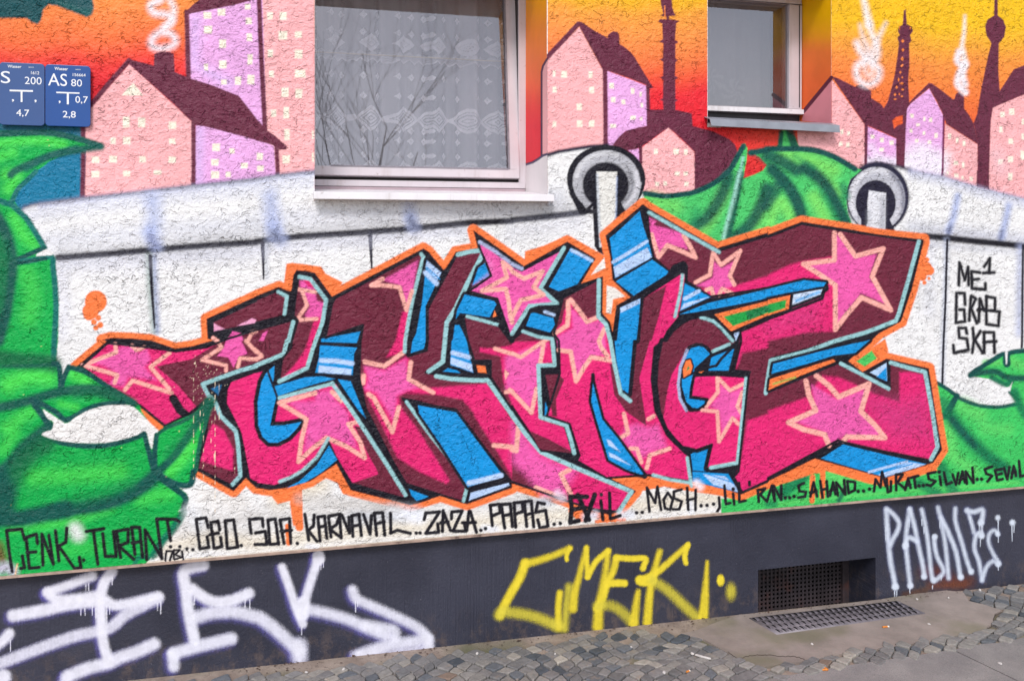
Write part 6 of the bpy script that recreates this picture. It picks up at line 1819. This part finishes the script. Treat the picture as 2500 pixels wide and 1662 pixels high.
W_("D3 1305,-15 1345,130 1380,300 1420,480 1440,610", 11)
W_("D3 1265,340 1275,270 1310,250 1370,280", 12)
W_("D3 1415,-10 1450,150 1480,350 1500,550 1525,640 1600,590 1615,540 1560,430 1535,330 1530,250", 10)
W_("D3 1565,-30 1600,120 1630,300 1650,480 1662,620", 10)
W_("D3 1590,60 1660,200 1730,380 1770,610", 11)
W_("D3 1725,-20 1725,100 1780,280 1830,460 1870,565", 10)
W_("D3 1835,-10 1870,100 1895,200", 9)
W_("D3 1830,0 1900,10 1975,-5 1965,110", 12)
W_("D3 1960,200 1915,230 1900,350 1940,460 1965,600 1970,640", 10)
W_("D3 1970,640 2010,520 2070,465 2115,490", 10)
W_("D3 2115,215 2085,180 2040,210 2030,290 2070,390 2120,470", 9)
for q, w in (("D3 1172,700", 17), ("D3 1310,690", 14), ("D3 1435,605", 13), ("D3 1870,560", 13), ("D3 1775,610", 14), ("D3 2120,490", 14), ("D3 2115,65", 12), ("D3 2250,110", 14), ("D3 2115,215", 11), ("D3 1265,320", 15), ("D3 1525,640", 14), ("D3 1535,240", 13), ("D3 1960,110", 15), ("D3 1965,230", 16)):
    p.dot(P(q)[0], w, BW, 4)
for q in ("D3 1165,740 60", "D3 1185,740 50", "D3 1305,720 40", "D3 1515,690 30", "D3 1595,600 40", "D3 1300,80 70", "D3 1415,80 60", "D3 1435,150 60", "D3 1582,100 60", "D3 1862,60 60", "D3 1945,130 70", "D3 1962,140 90", "D3 1975,140 80", "D3 1955,270 60", "D3 2118,90 200", "D3 2245,140 140", "D3 2265,130 70", "D3 2120,510 35", "D3 1083,150 120", "D3 1275,380 50", "D3 1540,300 40"):
    s_, xy, ln = q.split()
    x, y = (float(c) for c in xy.split(','))
    p.stroke(P("%s %f,%f %f,%f" % (s_, x, y, x + dr.uniform(-2, 2), y + float(ln))), (2.4, 1.6), BW, .8)
p.done()
p = Paint("rust_stain", building, .25, 'plinth')
p.stroke("D3 1450,560 1560,560 1700,640 1850,650", 26, '7a4030', 18, .5)
p.stroke("D3 1500,690 1650,680 1800,680", 16, '8a5038', 12, .5)
p.stroke("D3 1250,770 1450,730", 10, '74503c', 8, .5)
p.done()

SHEETS['wall'].finish()
SHEETS['plinth'].finish()

# ================================================================== things on the wall and on the ground
def text_mesh(s, name, parent, mat, x, z, w, hgt, y, bold=0.0):
    cu = bpy.data.curves.new("lettering", 'FONT')
    cu.body = s
    cu.offset = bold
    cu.resolution_u = 4
    ob = bpy.data.objects.new("lettering", cu)
    COL.objects.link(ob)
    dg = bpy.context.evaluated_depsgraph_get()
    me = bpy.data.meshes.new_from_object(ob.evaluated_get(dg))
    bpy.data.objects.remove(ob)
    bpy.data.curves.remove(cu)
    xs_, ys_ = [v.co.x for v in me.vertices], [v.co.y for v in me.vertices]
    x0, x1, y0, y1 = min(xs_), max(xs_), min(ys_), max(ys_)
    for v in me.vertices:
        v.co = (x + (v.co.x - x0) / (x1 - x0) * w, y, z + (v.co.y - y0) / (y1 - y0) * hgt)
    me.name = name
    return me
M_SW = simple("white_lettering", lin('eef0f6', .9), .4, .03)
def water_sign(label, col, quad, texts, bars, rough):
    """quad: photo sheet corners; texts: string, left, top, right, bottom on the tracing sheet A0"""
    yb_, yf = -.011, -.0165
    a, b = on_wall(*P(quad)[0], yf), on_wall(*P(quad)[1], yf)
    x0, x1, z1, z0 = a.x, b.x, a.z, b.z
    root = tag(empty("water_sign", ((x0 + x1) / 2, yb_, z0)), label, "sign", "blue water pipe signs")
    inv = Matrix.Translation(-root.location)
    r = .011
    pts = []
    for cx_, cz_, a0 in ((x1 - r, z1 - r, 0), (x0 + r, z1 - r, 90), (x0 + r, z0 + r, 180), (x1 - r, z0 + r, 270)):
        pts += [(cx_ + r * math.cos(R(a0 + k * 15)), yf, cz_ + r * math.sin(R(a0 + k * 15))) for k in range(7)]
    m = MB()
    m.prism(pts, (0, yb_ - yf, 0))
    pl = m.build("plate", root, [simple("blue_enamel", col, rough, .05, 8, .05, .001, dirt=(lin('6f86b8'), 40, .72, .8))], bevel=.0012)
    kids = [pl]
    for z in (z0 + .03, z1 - .03):                    # two fixings behind the plate
        m = MB()
        m.box(((x0 + x1) / 2 - .02, yb_ + .0004, z - .008), ((x0 + x1) / 2 + .02, 0.0, z + .008))
        kids.append(m.build("bracket", root, [M_ZINC]))
    for s, l, tp, rt, bt, bo in texts:
        q0, q1 = on_wall(*P("A0 %f,%f" % (l, tp))[0], yf), on_wall(*P("A0 %f,%f" % (rt, bt))[0], yf)
        me = text_mesh(s, "lettering", None, M_SW, q0.x, q1.z, q1.x - q0.x, q0.z - q1.z, yf - .0008, bo)
        kids.append(link("lettering", me, root, [M_SW]))
    m = MB()
    for s, dy in zip(bars, (.0008, .0011)):
        m.face([on_wall(q[0], q[1], yf - dy) for q in P("A0 " + s)])
    kids.append(m.build("pipe_symbol", root, [M_SW]))
    for o in kids:
        o.matrix_parent_inverse = inv
    return root
water_sign("blue enamel pipe sign greyed by painted glare, marked S 200, leftmost, cut by the photo's edge", lin('3a5c98', .75), "A0 -6,572 410,1160",  # glare is mixed into this plate's blue
           [("Wasser", 70, 598, 198, 630, .012), ("weich", 262, 614, 313, 627, 0), ("1612", 286, 657, 362, 689, .008), ("S", 8, 655, 95, 770, .0), ("200", 228, 708, 384, 782, .0), (",", 110, 915, 130, 940, .02), (",", 318, 920, 338, 946, .02), ("4,7", 150, 1008, 270, 1082, .005)],
           ["88,827 303,832 303,848 88,842", "190,842 207,842 207,941 190,941"], .35)
water_sign("deep blue enamel pipe sign marked AS 80, right one of the pair", lin('17519f', .75), "A0 416,592 832,1170",
           [("Wasser", 502, 618, 626, 652, .012), ("weich", 692, 634, 742, 648, 0), ("156664", 670, 676, 788, 708, .008), ("AS", 443, 676, 618, 796, .0), ("80", 655, 730, 755, 800, .0), (",", 541, 928, 558, 955, .02), ("0,7", 694, 886, 810, 962, .005), ("2,8", 578, 1022, 698, 1096, .005)],
           ["518,846 731,853 731,866 518,859", "615,858 634,858 634,962 615,962"], .3)

# louvred iron grating in front of the cellar opening
q = [on_ground(*P(s)[0], .012) for s in ("D2 2185,985", "D3 1185,828", "D3 1445,940", "D3 80,1132")]
root = tag(empty("cellar_grating", tuple((q[0] + q[2]) / 2)), "grey louvred iron grating set in the concrete below the cellar opening", "grating")
inv = Matrix.Translation(-root.location)
M_IRON = simple("worn_iron", lin('857d83', .8), .5, .2, 30, .3, .002, dirt=(lin('c8c2c4'), 35, .6, .75), metal=.2)
M_MOUTH_SHADE = simple("grating_mouth_shade", (.008, .007, .008), .9)  # black for the scoop mouths: shade of the hollow as a flat colour
nu, nr = 26, 4
m, mh = MB(), MB()
def gq(u, v, dz=0.0):
    a = q[0].lerp(q[1], u)
    b = q[3].lerp(q[2], u)
    c = a.lerp(b, v)
    return Vector((c.x, c.y, c.z + dz))
m.face([gq(0, 0), gq(0, 1), gq(1, 1), gq(1, 0)])
for e0, e1 in (((0, 0), (0, 1)), ((0, 1), (1, 1)), ((1, 1), (1, 0)), ((1, 0), (0, 0))):
    m.face([gq(*e0), gq(*e0, -.02), gq(*e1, -.02), gq(*e1)])
for r in range(nr):
    for k in range(nu):
        du, dv = 1 / nu, 1 / nr
        u0 = (k + .1 + .45 * (r % 2)) * du
        if u0 + .85 * du > 1: continue
        v0 = (r + .12) * dv
        L_, Wd = .95 * du, .80 * dv
        n = 6
        hmax = .0055
        for i in range(4):                            # a scoop: rises towards its mouth on the right
            s0, s1 = i / 4, (i + 1) / 4
            for j in range(n):
                t0, t1 = j / n, (j + 1) / n
                def pt(s_, t_):
                    wdt = .45 + .55 * math.sqrt(s_) if s_ > 0 else .3
                    return gq(u0 + L_ - s_ * L_ * .8, v0 + Wd * (.5 + (t_ - .5) * wdt), .0006 + hmax * math.sqrt(max(s_, 0)) * math.sin(math.pi * t_) ** .7)
                m.face([pt(s0, t0), pt(s1, t0), pt(s1, t1), pt(s0, t1)])
        mouth = [gq(u0 + L_ * .2, v0 + Wd * t_ / 8, .0008 + hmax * math.sin(math.pi * t_ / 8) ** .7) for t_ in range(9)]
        mh.face(mouth)  # flat black face closes the mouth in place of a shaded hollow
g1 = m.build("plate", root, [M_IRON], smooth=True)
g2 = mh.build("opening", root, [M_MOUTH_SHADE], merge=False)
for o in (g1, g2): o.matrix_parent_inverse = inv

# litter
M_CORK = simple("cork_paper", lin('e08a3c', .85), .8, .2, 300)
M_PAPER = simple("cigarette_paper", lin('e8e0d6', .9), .8, .05)
def butt(pix, ang, L_, h, label, bent=0.0):
    c = on_ground(*P(pix)[0], h)
    root = tag(empty("cigarette_butt", tuple(c)), label, "cigarette butt", "cigarette butts on the pavement")
    d1 = Vector((math.cos(ang), math.sin(ang), 0))
    for nm, a, b, mt, dd in (("filter", 0, L_ * .75, M_CORK, d1), ("paper_end", L_ * .75, L_, M_PAPER, d1)):
        m = MB()
        rr_ = .0038
        sd = Vector((-dd.y, dd.x, 0))
        ring = lambda s_: [dd * s_ + sd * (rr_ * math.cos(2 * math.pi * k / 10)) + Vector((0, 0, rr_ * (.8 * math.sin(2 * math.pi * k / 10) + .8))) for k in range(10)]
        A_, B_ = ring(a), ring(b)
        for k in range(10):
            m.face([A_[k], A_[(k + 1) % 10], B_[(k + 1) % 10], B_[k]])
        m.face(A_[::-1])
        m.face(B_)
        if bent and nm == "filter":
            dd2 = Vector((math.cos(ang + bent), math.sin(ang + bent), 0))
            sd2 = Vector((-dd2.y, dd2.x, 0))
            A2 = [dd2 * 0 + sd2 * (rr_ * math.cos(2 * math.pi * k / 10)) + Vector((0, 0, rr_ * (.8 * math.sin(2 * math.pi * k / 10) + .8))) for k in range(10)]
            B2_ = [p_ + dd2 * L_ * .55 for p_ in A2]
            for k in range(10):
                m.face([A2[k], A2[(k + 1) % 10], B2_[(k + 1) % 10], B2_[k]])
            m.face(B2_)
        m.build(nm, root, [mt])
butt("D3 1055,1076", -.08, .026, .0095, "straight orange cigarette butt lying on the concrete apron in front of the grating")
butt("D3 550,1468", 2.95, .028, .0085, "bent orange cigarette butt at the edge of the pavement slabs", bent=-1.15)
butt("D2 1605,1490", .35, .016, .010, "short stub of a cigarette butt among the cobblestones")
M_PEB = simple("pale_pebble", lin('cfc8c4', .85), .7, .12, 60, .3)
def pebble(pix, w, hh, label, h=.008, seed=0):
    c = on_ground(*P(pix)[0], h)
    rd = random.Random(seed)
    bm = bmesh.new()
    bmesh.ops.create_icosphere(bm, subdivisions=2, radius=1)
    ax = rd.uniform(0, 3)
    for v in bm.verts:
        n_ = 1 + .18 * math.sin(3 * v.co.x + ax) * math.cos(2.3 * v.co.y - ax)
        v.co = Vector((v.co.x * w * .5 * n_, v.co.y * w * .38 * n_, v.co.z * hh * n_ + hh * .8))
    me = bpy.data.meshes.new("pebble")
    bm.to_mesh(me)
    bm.free()
    for f_ in me.polygons: f_.use_smooth = True
    o = link("pebble", me, None, [M_PEB])
    o.location = c
    o.rotation_euler.z = ax
    return tag(o, label, "pebble", "loose pale pebbles on the pavement")
pebble("D1 805,1475", .014, .006, "upright oval pale pebble on the sand strip below the white tag", .002, 1)
pebble("D1 465,1495", .012, .004, "flat pale pebble on the sand strip near the bottom left", .002, 2)
pebble("D1 2035,1325", .014, .005, "rounded pale pebble on the cobbles below the white tag's tip", .006, 3)
pebble("D2 397,1325", .009, .004, "tiny white pebble on the cobbles below the yellow tag", .009, 4)
pebble("D2 1098,1262", .010, .004, "white chip lying between the cobbles under the yellow tag's end", .010, 5)
pebble("D2 1660,1325", .014, .005, "rounded white pebble at the head of a white stick-like stone", .009, 6)
pebble("D2 1400,1500", .016, .005, "pale angular chip among the cobbles at the bottom edge", .009, 7)
pebble("D3 1950,742", .015, .006, "grey white pebble by the wall below the last letters of the pale tag", .006, 8)
pebble("D3 1660,808", .009, .004, "round white pebble at the upper edge of the concrete apron", .009, 9)
pebble("D3 1370,820", .011, .004, "grey pebble at the wall end of the grating", .009, 10)
pebble("D3 405,1230", .013, .003, "flat white chip on the concrete left of the straight cigarette butt", .008, 11)
pebble("D3 1480,1043", .015, .002, "thin white flake on the concrete right of the straight cigarette butt", .008, 12)
pebble("D3 2135,1405", .020, .0015, "pale flat flake on the pavement slab at the lower right", .008, 13)
# white elongated stone
c0, c1_ = on_ground(*P("D2 1690,1325")[0], .012), on_ground(*P("D2 1825,1362")[0], .012)
m = MB()
dd = (c1_ - c0)
sd = Vector((-dd.y, dd.x, 0)).normalized()
for k in range(8):
    a0, a1 = 2 * math.pi * k / 8, 2 * math.pi * (k + 1) / 8
    f_ = lambda a: sd * (.005 * math.cos(a)) + Vector((0, 0, .004 * math.sin(a)))
    m.face([c0 + f_(a0), c0 + f_(a1), c1_ + f_(a1), c1_ + f_(a0)])
    m.face([c0 + f_(a0), c0 - dd * .06, c0 + f_(a1)])
    m.face([c1_ + f_(a1), c1_ + dd * .06, c1_ + f_(a0)])
tag(m.build("stone_sliver", None, [M_PEB], smooth=True), "long white stone sliver lying across the cobbles below the yellow tag", "stone")
# dry crumbs and leaf bits swept against the plinth: nobody could count them
m = MB()
rd = random.Random(11)
M_CRUMB = simple("dry_leaf_bits", lin('5a4438', .8), .9, .4, 90)
a_, b_ = on_ground(560, 1632), on_ground(2500, 1425)
for k in range(420):
    u = rd.random()
    x = a_.x + (b_.x - a_.x) * u
    y = PLY - abs(rd.gauss(0, .028)) - .003
    s_ = rd.uniform(.0012, .005) * (1.6 if rd.random() < .1 else 1)
    z = gz(x) + (.010 if any(inside((x, y), r) for r in (ap,)) else .003)
    an = rd.uniform(0, 6.3)
    pts = [(x + s_ * math.cos(an + t_) * rd.uniform(.5, 1.2), y + s_ * .7 * math.sin(an + t_), z + rd.uniform(0, s_ * .6)) for t_ in (0, 1.6, 3.1, 4.7)]
    m.face(pts)
tag(m.build("leaf_litter", None, [M_CRUMB], merge=False), "brown crumbs of dry leaves swept along the foot of the plinth", "leaf litter", kind='stuff')

# the bare street tree mirrored in the large pane
def bare_tree(x, y, hgt, label):
    root = tag(empty("street_tree", (x, y, gz(x))), label, "tree")
    rd = random.Random(21)
    m = MB()
    def limb(p, d, L_, r, dep):
        n = 5
        pts = [p]
        for k in range(n):
            d = (d + Vector((rd.uniform(-.12, .12), rd.uniform(-.12, .12), rd.uniform(-.02, .1)))).normalized()
            pts.append(pts[-1] + d * L_ / n)
        prev = None
        for k, c in enumerate(pts):
            rr_ = r * (1 - .45 * k / n)
            s1 = d.cross(Vector((0.3, 1, 0.1))).normalized()
            s2 = d.cross(s1)
            ring = [c + s1 * (rr_ * math.cos(2 * math.pi * j / 6)) + s2 * (rr_ * math.sin(2 * math.pi * j / 6)) for j in range(6)]
            if prev:
                for j in range(6):
                    m.face([prev[j], prev[(j + 1) % 6], ring[(j + 1) % 6], ring[j]])
            prev = ring
        if dep > 0:
            for k in range(3 if dep > 1 else 4):
                a = pts[rd.randint(2, n)]
                nd = (d + Vector((rd.uniform(-.9, .9), rd.uniform(-.9, .9), rd.uniform(-.1, .5)))).normalized()
                limb(a, nd, L_ * rd.uniform(.55, .8), r * .55, dep - 1)
    limb(Vector((0, 0, -.05)), Vector((0, 0, 1)), hgt * .34, hgt * .006, 0)
    tr_ = m.build("trunk", root, [simple("hazed_bark", (.46, .44, .44), .9, .25, 12)])  # paler than real wood: haze put into the colour
    m = MB()
    top = Vector((0, 0, hgt * .32))
    for k in range(4):
        a = k * 1.57
        limb(top, Vector((.45 * math.cos(a), .45 * math.sin(a), 1)).normalized(), hgt * .28, hgt * .0020, 3)
    m.build("crown", root, [tr_.data.materials[0]], merge=False)
bare_tree(2.15, -20.0, 15.0, "bare street tree across the pavement, seen mirrored in the window with lace curtain")
